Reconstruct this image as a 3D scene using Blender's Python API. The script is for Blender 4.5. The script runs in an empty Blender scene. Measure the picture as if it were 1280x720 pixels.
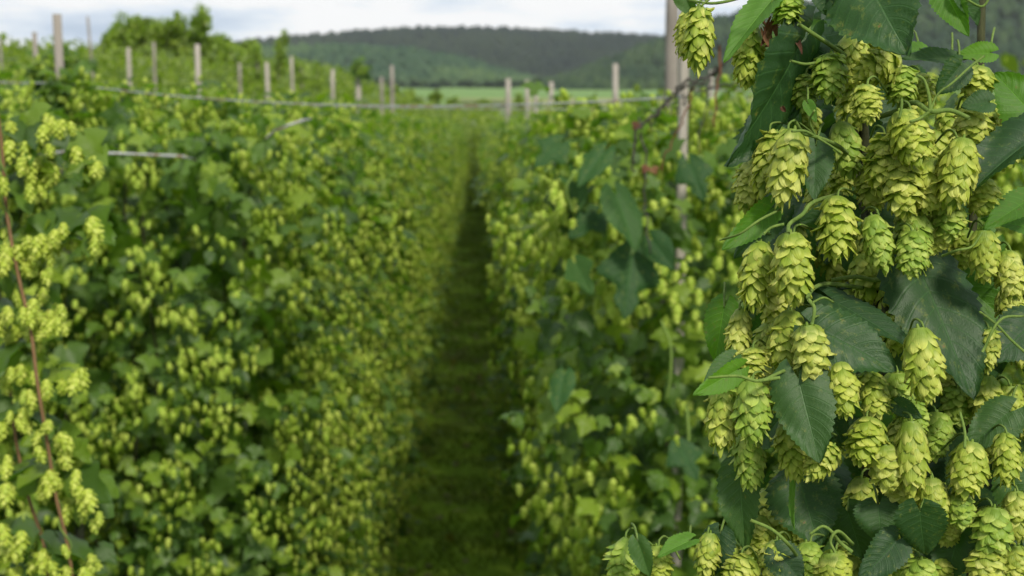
import bpy, math, random
import numpy as np
from mathutils import Vector, Matrix, noise
R = math.radians
rnd = random.Random(11)
nr = np.random.default_rng(5)
scene = bpy.context.scene
col = scene.collection

# ------------------------------------------------------------------ camera
HAZE = .000085
FPX = 1778.0                      # focal length in photograph pixels (1280 wide)
EYE = Vector((0, 0, 4.0))
cam_d = bpy.data.cameras.new('camera'); cam = bpy.data.objects.new('camera', cam_d); col.objects.link(cam)
cam_d.sensor_width = 36; cam_d.lens = 36 * FPX / 1280
cam.location = EYE
cam.rotation_euler = (R(90 - 8.16), 0, R(-1.29))
cam_d.clip_start = .05; cam_d.clip_end = 9000
cam_d.dof.use_dof = True; cam_d.dof.focus_distance = 1.06; cam_d.dof.aperture_fstop = 10.5
scene.camera = cam
CM = Matrix.LocRotScale(cam.location, cam.rotation_euler, None)
CMI = CM.inverted()
def P(px, py, D):
    return CM @ Vector(((px - 640) / FPX * D, -(py - 360) / FPX * D, -D))
def proj(p):
    q = CMI @ Vector(p)
    return (640 - q.x / q.z * FPX, 360 + q.y / q.z * FPX, -q.z)

# ------------------------------------------------------------------ light
SUN_EL, SUN_AZ = R(41), R(160)      # azimuth clockwise from +Y (row direction): high behind the camera
sd = Vector((math.sin(SUN_AZ) * math.cos(SUN_EL), math.cos(SUN_AZ) * math.cos(SUN_EL), math.sin(SUN_EL)))
sun_d = bpy.data.lights.new('sun', 'SUN'); sun = bpy.data.objects.new('sun', sun_d); col.objects.link(sun)
sun_d.energy = 4.3; sun_d.angle = R(9); sun_d.color = (1, .93, .80)
sun.rotation_euler = (-sd).to_track_quat('-Z', 'Y').to_euler()
w = bpy.data.worlds.new('World'); scene.world = w; w.use_nodes = True
nt = w.node_tree; nt.nodes.clear()
def N(t, ty, **kw):
    n = t.nodes.new(ty)
    for k, v in kw.items():
        if k.startswith('i_'): n.inputs[k[2:].replace('_', ' ')].default_value = v
        else: setattr(n, k, v)
    return n
def ramp(t, fac, stops):
    n = t.nodes.new('ShaderNodeValToRGB'); t.links.new(fac, n.inputs[0])
    e = n.color_ramp.elements
    while len(e) < len(stops): e.new(.5)
    for a, (p, c) in zip(e, stops):
        a.position = p; a.color = (*c, 1) if len(c) == 3 else c
    return n.outputs[0]
def mixc(t, fac, a, b, mode='MIX'):
    n = t.nodes.new('ShaderNodeMix'); n.data_type = 'RGBA'; n.blend_type = mode
    for s, v in ((n.inputs[0], fac), (n.inputs[6], a), (n.inputs[7], b)):
        if isinstance(v, bpy.types.NodeSocket): t.links.new(v, s)
        else: s.default_value = v if isinstance(v, (int, float)) else ((*v, 1) if len(v) == 3 else v)
    return n.outputs[2]
def mth(t, op, a, b=None, c=None):
    n = t.nodes.new('ShaderNodeMath'); n.operation = op
    for s, v in zip(n.inputs, (a, b, c)):
        if v is None: continue
        if isinstance(v, bpy.types.NodeSocket): t.links.new(v, s)
        else: s.default_value = v
    return n.outputs[0]
sky = N(nt, 'ShaderNodeTexSky', sky_type='NISHITA', sun_disc=False, sun_elevation=SUN_EL, sun_rotation=SUN_AZ, dust_density=2.0)
tc = N(nt, 'ShaderNodeTexCoord')
mp = N(nt, 'ShaderNodeMapping'); mp.inputs['Scale'].default_value = (1.0, 1.0, 5.5); mp.inputs['Location'].default_value = (3.3, 1.2, .35)
nt.links.new(tc.outputs['Generated'], mp.inputs[0])
nz = N(nt, 'ShaderNodeTexNoise', i_Scale=3.0, i_Detail=7.0, i_Roughness=.56); nt.links.new(mp.outputs[0], nz.inputs[0])
cover = ramp(nt, nz.outputs[0], [(.36, (0.8,) * 3), (.46, (1,) * 3)])
shade = ramp(nt, nz.outputs[0], [(.43, (5.8, 7.0, 8.6)), (.495, (8.6, 9.4, 10.2)), (.54, (11.0, 11.0, 10.9))])
bg = N(nt, 'ShaderNodeBackground', i_Strength=.097)
nt.links.new(mixc(nt, cover, sky.outputs[0], shade), bg.inputs[0])
nt.links.new(bg.outputs[0], N(nt, 'ShaderNodeOutputWorld').inputs[0])
scene.view_settings.view_transform = 'Standard'; scene.view_settings.look = 'None'
scene.view_settings.exposure = 0.0; scene.view_settings.gamma = 1
scene.cycles.max_bounces = 6; scene.cycles.transmission_bounces = 5; scene.cycles.diffuse_bounces = 4
scene.cycles.volume_bounces = 0

# ------------------------------------------------------------------ materials
def mat(name):
    m = bpy.data.materials.new(name); m.use_nodes = True; t = m.node_tree; t.nodes.clear()
    return m, t
def finish(t, colr, rough=.6, spec=.4, trans=0, tcol=None, bump=None, bstr=.3, bdist=.002, sheen=0):
    p = N(t, 'ShaderNodeBsdfPrincipled')
    L = t.links.new
    if isinstance(colr, bpy.types.NodeSocket): L(colr, p.inputs['Base Color'])
    else: p.inputs['Base Color'].default_value = (*colr, 1)
    if isinstance(rough, bpy.types.NodeSocket): L(rough, p.inputs['Roughness'])
    else: p.inputs['Roughness'].default_value = rough
    p.inputs['Specular IOR Level'].default_value = spec
    bo = None
    if bump is not None:
        b = N(t, 'ShaderNodeBump', i_Strength=bstr, i_Distance=bdist); L(bump, b.inputs['Height']); L(b.outputs[0], p.inputs['Normal']); bo = b.outputs[0]
    out = p.outputs[0]
    if trans:
        tr = N(t, 'ShaderNodeBsdfTranslucent')
        L(tcol if tcol is not None else colr, tr.inputs[0])
        if bo: L(bo, tr.inputs['Normal'])
        mx = N(t, 'ShaderNodeMixShader', i_Fac=trans); L(out, mx.inputs[1]); L(tr.outputs[0], mx.inputs[2]); out = mx.outputs[0]
    L(out, N(t, 'ShaderNodeOutputMaterial').inputs[0])
def isl(t):
    g = N(t, 'ShaderNodeNewGeometry'); o = N(t, 'ShaderNodeObjectInfo')
    s = mth(t, 'ADD', g.outputs['Random Per Island'], o.outputs['Random'])
    return mth(t, 'FRACT', s)

def leaf_material(name, dark, mid, light, trans, tmul=(1.9, 2.1, .5), rough=.5, veins=True, spec=.4):
    m, t = mat(name); L = t.links.new
    r = isl(t)
    base = ramp(t, r, [(0, dark), (.55, mid), (1, light)])
    tcn = N(t, 'ShaderNodeTexCoord'); nz = N(t, 'ShaderNodeTexNoise', i_Scale=60.0, i_Detail=3.0); L(tcn.outputs['Object'], nz.inputs[0])
    base = mixc(t, mth(t, 'MULTIPLY', nz.outputs[0], .35), base, mid)
    bump = nz.outputs[0]
    if veins:      # rust spots and yellowing patches
        sp = N(t, 'ShaderNodeTexNoise', i_Scale=9.0, i_Detail=7.0, i_Roughness=.7); L(tcn.outputs['Object'], sp.inputs[0])
        om = N(t, 'ShaderNodeObjectInfo'); th = mth(t, 'ADD', sp.outputs[0], mth(t, 'MULTIPLY', om.outputs['Random'], .06))
        base = mixc(t, ramp(t, th, [(.60, (0,) * 3), (.72, (.7,) * 3)]), base, (.13, .17, .03))
        base = mixc(t, ramp(t, th, [(.715, (0,) * 3), (.73, (1,) * 3)]), base, (.16, .09, .035))
    g = N(t, 'ShaderNodeNewGeometry')
    base = mixc(t, mth(t, 'MULTIPLY', g.outputs['Backfacing'], .35), base, tuple(min(1, c * 2.0 + .02) for c in mid))
    if veins:
        uv = N(t, 'ShaderNodeUVMap'); s = N(t, 'ShaderNodeSeparateXYZ'); L(uv.outputs[0], s.inputs[0])
        au = mth(t, 'ABSOLUTE', mth(t, 'SUBTRACT', mth(t, 'MULTIPLY', s.outputs[0], 2), 1))
        ph = mth(t, 'MULTIPLY', mth(t, 'SUBTRACT', s.outputs[1], mth(t, 'MULTIPLY', au, .30)), 8)
        d = mth(t, 'ABSOLUTE', mth(t, 'SUBTRACT', mth(t, 'FRACT', ph), .5))     # 0 on a vein
        v1 = mth(t, 'SUBTRACT', 1, mth(t, 'SMOOTH_MIN', mth(t, 'MULTIPLY', d, 11), 1, .1))
        v2 = mth(t, 'SUBTRACT', 1, mth(t, 'SMOOTH_MIN', mth(t, 'MULTIPLY', au, 26), 1, .1))
        v = mth(t, 'MAXIMUM', mth(t, 'MULTIPLY', v1, .55), v2)
        vc = N(t, 'ShaderNodeClamp'); L(v, vc.inputs[0])
        ph2 = mth(t, 'MULTIPLY', mth(t, 'ADD', s.outputs[1], mth(t, 'MULTIPLY', au, .55)), 34)
        fine = mth(t, 'ABSOLUTE', mth(t, 'SUBTRACT', mth(t, 'FRACT', ph2), .5))
        base = mixc(t, mth(t, 'MULTIPLY', vc.outputs[0], .26), base, tuple(min(1, c * 2.6 + .02) for c in mid))
        bump = mth(t, 'ADD', mth(t, 'MULTIPLY', vc.outputs[0], -.7), mth(t, 'ADD', mth(t, 'MULTIPLY', nz.outputs[0], .5), mth(t, 'MULTIPLY', fine, .10)))
    tc_ = mixc(t, 1.0, base, (*tmul, 1), 'MULTIPLY')
    finish(t, base, rough, spec, trans, tc_, bump, .45 if veins else .3, .0012)
    return m
M = {}
M['leaf_near'] = leaf_material('hop_leaf_surface', (.016, .050, .015), (.027, .076, .017), (.050, .112, .020), .30, rough=.52, spec=.42)
M['leaf_face'] = leaf_material('old_row_leaf_surface', (.016, .052, .012), (.024, .075, .014), (.04, .10, .016), .25, rough=.6, spec=.25)
M['leaf_bright'] = leaf_material('backlit_leaf_surface', (.06, .15, .015), (.08, .19, .018), (.10, .22, .02), .45)  # brighter green puts the backlit look of some leaves into the base colour
M['leaf_mid'] = leaf_material('row_leaf_surface', (.030, .070, .014), (.075, .145, .015), (.20, .28, .020), .36, veins=False)
M['leaf_far'] = leaf_material('distant_leaf_surface', (.055, .095, .013), (.105, .16, .016), (.20, .26, .026), .34, veins=False)
M['tree_leaf'] = leaf_material('tree_leaf_surface', (.09, .15, .018), (.15, .22, .025), (.22, .28, .035), .36, veins=False)

def cone_material(name, a, b, c, near):
    m, t = mat(name); L = t.links.new
    r = isl(t)
    o = N(t, 'ShaderNodeObjectInfo')
    base = ramp(t, r, [(0, a), (.5, b), (1, c)])
    bump = None
    uv = N(t, 'ShaderNodeUVMap'); s = N(t, 'ShaderNodeSeparateXYZ'); L(uv.outputs[0], s.inputs[0])
    if near:
        # papery scale: paler shoulder, greener root, long fine veins
        base = mixc(t, ramp(t, s.outputs[1], [(.15, (.75,) * 3), (.55, (.0,) * 3)]), base, (.16, .27, .03))
        vein = mth(t, 'ABSOLUTE', mth(t, 'SUBTRACT', mth(t, 'FRACT', mth(t, 'MULTIPLY', s.outputs[0], 7)), .5))
        tcn = N(t, 'ShaderNodeTexCoord'); nz = N(t, 'ShaderNodeTexNoise', i_Scale=3.0, i_Detail=4.0); L(tcn.outputs['Object'], nz.inputs[0])
        base = mixc(t, mth(t, 'MULTIPLY', ramp(t, s.outputs[1], [(.80, (0,) * 3), (1, (1,) * 3)]), mth(t, 'MULTIPLY', nz.outputs[0], .9)), base, (.42, .36, .08))
        base = mixc(t, mth(t, 'MULTIPLY', vein, .35), base, (.26, .38, .05))
        bump = mth(t, 'ADD', vein, mth(t, 'MULTIPLY', nz.outputs[0], .8))
    else:
        vein = mth(t, 'FRACT', mth(t, 'MULTIPLY', s.outputs[1], 7))
        base = mixc(t, mth(t, 'MULTIPLY', vein, .3), base, (.2, .34, .03))
    tc_ = mixc(t, 1.0, base, (1.1, 1.15, .7, 1), 'MULTIPLY')
    finish(t, base, .5, .35, .42, tc_, bump, .35, .0006)
    return m
M['bract'] = cone_material('hop_bract_surface', (.31, .41, .045), (.49, .56, .08), (.68, .70, .18), True)
M['bract_green'] = cone_material('young_bract_surface', (.22, .36, .045), (.36, .50, .07), (.52, .62, .14), True)
M['bract_ripe'] = cone_material('ripe_bract_surface', (.35, .42, .06), (.53, .57, .10), (.69, .71, .21), True)
M['cone_core'] = cone_material('hop_cone_core_surface', (.18, .29, .04), (.22, .33, .05), (.26, .36, .06), False)
M['cone_mid'] = cone_material('row_cone_surface', (.34, .48, .055), (.48, .60, .085), (.63, .70, .16), False)
M['cone_warm'] = cone_material('ripe_cone_surface', (.40, .50, .06), (.53, .61, .09), (.66, .70, .16), False)

def wood_material(name, a, b, sc=9):
    m, t = mat(name); L = t.links.new
    tcn = N(t, 'ShaderNodeTexCoord'); mpn = N(t, 'ShaderNodeMapping'); mpn.inputs['Scale'].default_value = (sc * 6, sc * 6, sc * .5)
    L(tcn.outputs['Object'], mpn.inputs[0]); nz = N(t, 'ShaderNodeTexNoise', i_Scale=1.0, i_Detail=6.0, i_Roughness=.65); L(mpn.outputs[0], nz.inputs[0])
    n2 = N(t, 'ShaderNodeTexNoise', i_Scale=3.0, i_Detail=3.0); L(tcn.outputs['Object'], n2.inputs[0])
    c = ramp(t, nz.outputs[0], [(.3, a), (.7, b)])
    c = mixc(t, mth(t, 'MULTIPLY', n2.outputs[0], .5), c, tuple(x * .6 for x in a))
    finish(t, c, .85, .2, bump=nz.outputs[0], bstr=.6, bdist=.004)
    return m
M['wood_grey'] = wood_material('weathered_grey_wood', (.17, .15, .13), (.36, .33, .29))
M['wood_pale'] = wood_material('pale_debarked_wood', (.26, .235, .205), (.48, .44, .39))
M['stem_green'] = wood_material('green_stem', (.09, .16, .03), (.20, .28, .06), 40)
M['stem_dark'] = wood_material('dark_bine_bark', (.03, .035, .015), (.07, .075, .03), 40)
M['stem_brown'] = wood_material('brown_bine_bark', (.13, .075, .035), (.27, .16, .08), 40)
M['twig'] = wood_material('dead_twig_bark', (.04, .038, .032), (.12, .112, .10), 30)
M['twig_red'] = wood_material('reddish_stem', (.14, .05, .03), (.26, .11, .06), 30)
M['withered'] = leaf_material('withered_leaf_surface', (.08, .035, .022), (.14, .06, .035), (.20, .11, .05), .25, (1.2, .8, .5), .8)
def simple(name, c, rough, metal=0):
    m, t = mat(name); tcn = N(t, 'ShaderNodeTexCoord'); nz = N(t, 'ShaderNodeTexNoise', i_Scale=25.0, i_Detail=4.0)
    t.links.new(tcn.outputs['Object'], nz.inputs[0])
    finish(t, mixc(t, mth(t, 'MULTIPLY', ramp(t, nz.outputs[0], [(.5, (0,) * 3), (.62, (1,) * 3)]), .8), c, (.20, .10, .06)), rough)
    return m
M['wire'] = simple('galvanised_wire', (.42, .43, .44), .5)
M['wire_far'] = simple('steel_cable', (.28, .30, .31), .5)

# ground
m, t = mat('ground_surface'); L = t.links.new
geo = N(t, 'ShaderNodeNewGeometry'); sep = N(t, 'ShaderNodeSeparateXYZ'); L(geo.outputs['Position'], sep.inputs[0])
n1 = N(t, 'ShaderNodeTexNoise', i_Scale=.9, i_Detail=5.0); L(geo.outputs['Position'], n1.inputs[0])
n2 = N(t, 'ShaderNodeTexNoise', i_Scale=14.0, i_Detail=4.0); L(geo.outputs['Position'], n2.inputs[0])
n3 = N(t, 'ShaderNodeTexNoise', i_Scale=.012, i_Detail=2.0); L(geo.outputs['Position'], n3.inputs[0])
near = mixc(t, n2.outputs[0], (.05, .085, .010), (.12, .17, .018))
near = mixc(t, ramp(t, n1.outputs[0], [(.52, (0,) * 3), (.66, (1,) * 3)]), near, (.10, .075, .035))
far = ramp(t, n3.outputs[0], [(.35, (.07, .12, .03)), (.5, (.10, .17, .04)), (.62, (.18, .19, .08))])
fy = ramp(t, mth(t, 'DIVIDE', sep.outputs[1], 1000), [(.15, (0,) * 3), (.3, (1,) * 3)])
finish(t, mixc(t, fy, near, far), .9, .2, bump=n2.outputs[0], bstr=.8, bdist=.03)
M['ground'] = m
def field_mat(name, a, b):
    m, t = mat(name); geo = N(t, 'ShaderNodeNewGeometry'); mpn = N(t, 'ShaderNodeMapping'); mpn.inputs['Scale'].default_value = (.01, .05, 1)
    t.links.new(geo.outputs['Position'], mpn.inputs[0]); n = N(t, 'ShaderNodeTexNoise', i_Scale=1.0, i_Detail=5.0); t.links.new(mpn.outputs[0], n.inputs[0])
    finish(t, ramp(t, n.outputs[0], [(.35, a), (.65, b)]), .9, .2); return m
M['field_green'] = field_mat('meadow_surface', (.10, .19, .040), (.15, .25, .06))
M['field_olive'] = field_mat('stubble_surface', (.16, .19, .06), (.24, .25, .09))
M['field_tan'] = field_mat('bare_soil_surface', (.34, .25, .16), (.46, .35, .24))
M['hill'] = field_mat('wooded_slope_surface', (.014, .032, .012), (.024, .045, .016))
def forest_mat(g1=1):
    m, t = mat('forest_crown_surface'); L = t.links.new
    g = N(t, 'ShaderNodeNewGeometry'); a = N(t, 'ShaderNodeTexNoise', i_Scale=.006, i_Detail=3.0); L(g.outputs['Position'], a.inputs[0])
    c1 = ramp(t, g.outputs['Random Per Island'], [(0, (.010 * g1, .027 * g1, .012 * g1)), (1, (.026 * g1, .050 * g1, .020 * g1))])
    c2 = ramp(t, g.outputs['Random Per Island'], [(0, (.024 * g1, .048 * g1, .016 * g1)), (1, (.045 * g1, .075 * g1, .024 * g1))])
    finish(t, mixc(t, ramp(t, a.outputs[0], [(.47, (0,) * 3), (.56, (1,) * 3)]), c1, c2), .9, .1); return m
M['forest'] = forest_mat()

# ------------------------------------------------------------------ mesh helpers
def mesh_np(name, V, F, mt, UV=None, smooth=True):
    me = bpy.data.meshes.new(name)
    V = np.asarray(V, dtype=np.float32); F = np.asarray(F, dtype=np.int32)
    k = F.shape[1]
    me.vertices.add(len(V)); me.vertices.foreach_set('co', V.ravel())
    me.loops.add(F.size); me.loops.foreach_set('vertex_index', F.ravel())
    me.polygons.add(len(F)); me.polygons.foreach_set('loop_start', np.arange(0, F.size, k, dtype=np.int32))
    me.polygons.foreach_set('loop_total', np.full(len(F), k, dtype=np.int32))
    if smooth: me.polygons.foreach_set('use_smooth', np.ones(len(F), dtype=bool))
    if UV is not None:
        l = me.uv_layers.new(name='UVMap'); l.data.foreach_set('uv', np.asarray(UV, dtype=np.float32)[F.ravel()].ravel())
    me.materials.append(mt); me.update(calc_edges=True); me.validate()
    return me
def link(name, data, parent=None, kind=None, label=None, cat=None, group=None, M4=None):
    o = bpy.data.objects.new(name, data); col.objects.link(o)
    if parent is not None: o.parent = parent
    if M4 is not None: o.matrix_local = M4
    if kind: o['kind'] = kind
    if label: o['label'] = label
    if cat: o['category'] = cat
    if group: o['group'] = group
    return o
def empty(name, loc, label, cat, group=None, rz=0):
    o = link(name, None, None, None, label, cat, group); o.location = loc; o.rotation_euler.z = rz; o.empty_display_size = .1
    return o
def grid(nu, nv, f):
    """quads of a (nu x nv) grid; f(u in -1..1, v in 0..1) -> xyz"""
    V, UV = [], []
    for j in range(nv):
        for i in range(nu):
            u = -1 + 2 * i / (nu - 1); v = j / (nv - 1)
            V.append(f(u, v)); UV.append(((u + 1) / 2, v))
    F = []
    for j in range(nv - 1):
        for i in range(nu - 1):
            a = j * nu + i; F.append((a, a + 1, a + nu + 1, a + nu))
    return np.array(V, float), np.array(F), np.array(UV, float)
def merge(tpl, mats):
    """many transformed copies of a template joined into one set of arrays; mats (n,3,4)"""
    V, F, UV = tpl; n = len(mats)
    VV = np.einsum('nij,vj->nvi', mats[:, :, :3], V) + mats[:, None, :, 3]
    FF = F[None] + (np.arange(n) * len(V))[:, None, None]
    return VV.reshape(-1, 3), FF.reshape(-1, F.shape[1]), np.tile(UV, (n, 1))
def cat_np(parts):
    V, F, U, o = [], [], [], 0
    for v, f, u in parts:
        V.append(v); F.append(f + o); U.append(u); o += len(v)
    return np.concatenate(V), np.concatenate(F), np.concatenate(U)
def tube(pts, rad, sides=6, cap=True):
    pts = [Vector(p) for p in pts]; n = len(pts)
    if not hasattr(rad, '__len__'): rad = [rad] * n
    V, F, UV = [], [], []
    up = Vector((.13, .9, .3))
    for i, p in enumerate(pts):
        d = (pts[min(i + 1, n - 1)] - pts[max(i - 1, 0)]).normalized()
        a = d.cross(up).normalized(); b = d.cross(a)
        for k in range(sides):
            an = 2 * math.pi * k / sides
            V.append(p + (a * math.cos(an) + b * math.sin(an)) * rad[i]); UV.append((k / sides, i / (n - 1)))
    for i in range(n - 1):
        for k in range(sides):
            k2 = (k + 1) % sides
            F.append((i * sides + k, i * sides + k2, (i + 1) * sides + k2, (i + 1) * sides + k))
    if cap:
        for i, o in ((0, 0), (n - 1, (n - 1) * sides)):
            c = len(V); V.append(pts[i]); UV.append((.5, .5))
            for k in range(0, sides, 2):
                F.append((c, o + k, o + (k + 1) % sides, o + (k + 2) % sides))
    return np.array([tuple(v) for v in V]), np.array(F), np.array(UV)
def spline(pts, n=6):
    """Catmull-Rom through the points"""
    p = [Vector(x) for x in pts]; p = [p[0] * 2 - p[1]] + p + [p[-1] * 2 - p[-2]]
    out = []
    for i in range(1, len(p) - 2):
        for k in range(n):
            s = k / n
            out.append(.5 * ((2 * p[i]) + (p[i + 1] - p[i - 1]) * s + (2 * p[i - 1] - 5 * p[i] + 4 * p[i + 1] - p[i + 2]) * s * s + (3 * p[i] - p[i - 1] - 3 * p[i + 1] + p[i + 2]) * s ** 3))
    out.append(p[-2]); return out
def tube_obj(name, pts, rad, mt, parent=None, sides=6, **kw):
    V, F, U = tube(pts, rad, sides); return link(name, mesh_np(name, V, F, mt, U), parent, **kw)

# ------------------------------------------------------------------ hop leaf shapes
def leaf_grid(nu, nv, lobed=0., fold=.25, droop=.3, twist=0., ruff=.03, serr=.055, seed=0):
    ph = seed * 1.7
    def f(u, v):
        w = .50 * (math.sin(math.pi * min(1, v ** .62)) ** .72 if 0 < v < 1 else 0.0)
        w *= 1 - .22 * v
        if v < .02: w = .10
        if lobed: w *= 1 + lobed * (math.exp(-((v - .30) / .13) ** 2) - .7 * math.exp(-((v - .56) / .10) ** 2))
        au = abs(u)
        if v < .97: w *= 1 + serr * (((v * 15 - .4 * au) % 1) - .5) * 2 * max(0, au - .75) * 4
        x = u * w
        y = v - .26 * (1 - v) ** 3 * au ** 1.2
        if lobed: y += .12 * lobed * au * math.exp(-((v - .30) / .15) ** 2) * 1.2
        z = fold * abs(x) * (1 - .3 * v) - droop * v * v * .5 - droop * .55 * x * x * 2
        vein = abs(math.sin(math.pi * ((v - .30 * au) * 8)))
        z += ruff * (.62 * vein * min(1, au * 3)) + ruff * 1.5 * math.sin(6 * v + ph + 3 * u) * au * au + ruff * .5 * math.sin(13 * v + ph * 2 - 2 * u) * au ** 3
        z += twist * x * v
        return (x, y, z)
    return grid(nu, nv, f)
NEAR_LEAF = []
for i, (lb, fo, dr, tw) in enumerate([(0, .25, .35, .1), (0, .5, .2, -.3), (.0, .15, .6, .3), (.55, .2, .35, 0), (0, .85, .45, .2), (.35, .3, .2, -.2)]):
    V, F, U = leaf_grid(17, 46, lb, fo, dr, tw, .05, .085, i); NEAR_LEAF.append((V, F, U))
MID_LEAF = []
for i, (lb, fo, dr, tw) in enumerate([(.25, .3, .55, .1), (.4, .5, .3, -.3), (.7, .2, .6, 0)]):
    MID_LEAF.append(leaf_grid(7, 12, lb, fo, dr, tw, .07, .05, i))
LOW_LEAF = leaf_grid(3, 4, 0, .35, .5, 0, 0, 0, 0)

# ------------------------------------------------------------------ hop cones
def bract_grid(nu, nv, flare=.1, pinch=0., seed=0):
    """scale: x outward, -z down, y across; unit size"""
    def f(u, v):
        v = v ** .72
        w = .5 * (math.sin(math.pi * (0.16 + .84 * v) ** .95) ** .58 if v < 1 else 0) 
        w = max(w, .0)
        y = u * w
        b = 1 - (1 - min(1, v / .75)) ** 2           # shoulder
        x = b * 1.0 - 1.9 * y * y * (1 + .3 * v) + flare * max(0, v - .55) ** 1.3 * 4
        x += .13 * math.sin(8 * u + seed * 2) * v + .14 * math.cos(4 * u + seed) * v
        z = -v + .05 * math.sin(5 * u + seed * 2) * v
        return (x, y, z)
    return grid(nu, nv, f)
BRACT = [bract_grid(7, 8, fl, 0, i) for i, fl in enumerate((.0, .10, .24, .60))]
def radius(t):
    xs = [0, .08, .2, .38, .6, .78, .92, 1]; ys = [.42, .72, .92, 1, .94, .76, .48, .2]
    return float(np.interp(t, xs, ys))
def cone_layout(seed, tiers=12, per=5, openness=1.0):
    """unit cone: length 1 along -z, radius .5 across; list of (kind, 4x4)"""
    r = random.Random(seed); out = []
    for k in range(tiers):
        t = (k + .1) / tiers
        n = per if k < tiers - 2 else (4 if k < tiers - 1 else 3)
        rr = .5 * radius(t + .06)
        for j in range(n):
            a = 2 * math.pi * (j + (.5 if k % 2 else 0) + r.uniform(-.11, .11)) / n + k * .14
            Lb = .255 * r.uniform(.85, 1.15) * (1 if t < .75 else .85)
            Wb = .46 * (rr / .5) ** .6 * r.uniform(.8, 1.1)
            tilt = R((-14 * openness if t < .12 else -6 * openness) + 26 * max(0, t - .55) / .45 + r.uniform(-13, 7))
            S = Matrix.Diagonal((rr * .36, Wb, Lb, 1))
            T = Matrix.Translation((rr * .66, 0, 0))
            out.append((r.choice((0, 0, 1, 1, 2, 2, 3)), Matrix.Translation((0, 0, -t * .88 - r.uniform(0, .015))) @ Matrix.Rotation(a, 4, 'Z') @ T @ Matrix.Rotation(tilt, 4, 'Y') @ S))
    return out
LAYOUT = [cone_layout(s, ti, pe, op) for s, ti, pe, op in ((1, 13, 6, .9), (2, 12, 6, 1.3), (3, 14, 6, .6), (4, 12, 6, 2.2), (5, 13, 7, 1.0), (6, 13, 6, 1.6))]
def core_arrays(sides=8, rings=7, scale=.80, stalk=True):
    V, F, U = [], [], []
    for j in range(rings):
        t = j / (rings - 1)
        for k in range(sides):
            a = 2 * math.pi * k / sides; rr = .5 * radius(t) * scale
            V.append((rr * math.cos(a), rr * math.sin(a), -t * .95)); U.append((k / sides, t))
    for j in range(rings - 1):
        for k in range(sides):
            k2 = (k + 1) % sides; F.append((j * sides + k, (j + 1) * sides + k, (j + 1) * sides + k2, j * sides + k2))
    A = (np.array(V), np.array(F), np.array(U))
    if stalk:
        B = tube([(0, 0, -.05), (.0, 0, .0), (.01, .0, .05)], [.06, .05, .03], 6, False)
        A = cat_np([A, B])
    return A
CORE_ME = mesh_np('hop_cone_core', *(lambda a: (a[0], a[1]))(core_arrays()), M['cone_core'], core_arrays()[2])
BRACT_SETS = [[mesh_np('bract', b[0], b[1], M[q], b[2]) for b in BRACT] for q in ('bract', 'bract_green', 'bract', 'bract_ripe')]
def tpl_tris(a):  # quads template -> triangles not needed, quads are fine everywhere
    return a
# joined cones (too small to pick the scales apart)
LOBR = bract_grid(4, 4, .12, 0, 1)
def joined_cone(seed, br, tiers, per):
    parts = []
    for k, m4 in cone_layout(seed, tiers, per, 1.3):
        parts.append(merge(br, np.array([np.array(m4)[:3]])))
    return cat_np(parts + [core_arrays(6, 5, .7, False)])
CONE_FULL = [joined_cone(s, BRACT[1], 11, 5) for s in (21, 22)]
CONE_MIDQ = [joined_cone(s, (lambda b: b)(bract_grid(3, 3, .16, 0, 1)), 6, 4) for s in (31, 32)]
def scallop(sides=6, tiers=3):
    V, F, U = [], [], []; j = 0
    prof = []
    for k in range(tiers):
        t0 = k / tiers; t1 = (k + .8) / tiers
        prof += [(t0, radius(t0) * .72), (t1, radius(t1) * 1.02)]
    prof.append((1, .12))
    for t, rr in prof:
        for k in range(sides):
            a = 2 * math.pi * (k + .5 * (j // 2 % 2)) / sides
            V.append((.5 * rr * math.cos(a), .5 * rr * math.sin(a), -t)); U.append((k / sides, t))
        j += 1
    for j in range(len(prof) - 1):
        for k in range(sides):
            k2 = (k + 1) % sides; F.append((j * sides + k, (j + 1) * sides + k, (j + 1) * sides + k2, j * sides + k2))
    return np.array(V), np.array(F), np.array(U)
CONE_LOW = scallop(5, 3); CONE_TINY = scallop(4, 1)

# ------------------------------------------------------------------ terrain
def sm(a, b, x):
    t = min(1, max(0, (x - a) / (b - a))); return t * t * (3 - 2 * t)
def gz(x, y):
    z = -.031 * min(y, 90) if y > -40 else 1.24
    if y > 90: z = -2.79 - .71 * sm(90, 400, y)
    if y > 400: z += 4.9 * min(1, (y - 400) / 720)
    dx = max(0, -x - 2.6)
    near = .14 * min(dx, 30)
    farr = 4.4 * sm(0, 14, dx)
    k = sm(30, 100, y)
    rise = near * (1 - k) + farr * k
    z += rise * (1 - sm(140, 330, y))
    return z
def px_ground(px, D):
    """world x,y straight below image column px at depth D"""
    p = P(px, 105, D); return p.x, p.y

def ground_sheet():
    xs = np.unique(np.concatenate([np.linspace(-60, 60, 121), np.sign(np.linspace(-1, 1, 41)) * (60 + np.abs(np.linspace(-1, 1, 41)) ** 2 * 4500)]))
    ys = np.concatenate([np.linspace(-30, 120, 151), np.linspace(125, 420, 60), 420 + np.linspace(.02, 1, 30) ** 1.6 * 5500])
    V = []; U = []
    for y in ys:
        for x in xs:
            b = .035 * noise.noise(Vector((x * 1.3, y * .8, 0))) + .03 * noise.noise(Vector((x * .4, y * 2.1, 4))) if (abs(x) < 60 and y < 120) else 0
            V.append((x, y, gz(x, y) + b)); U.append((x, y))
    n = len(xs); F = [(j * n + i, j * n + i + 1, (j + 1) * n + i + 1, (j + 1) * n + i) for j in range(len(ys) - 1) for i in range(n - 1)]
    link('ground', mesh_np('ground', V, F, M['ground'], U), kind='structure')
ground_sheet()

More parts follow.
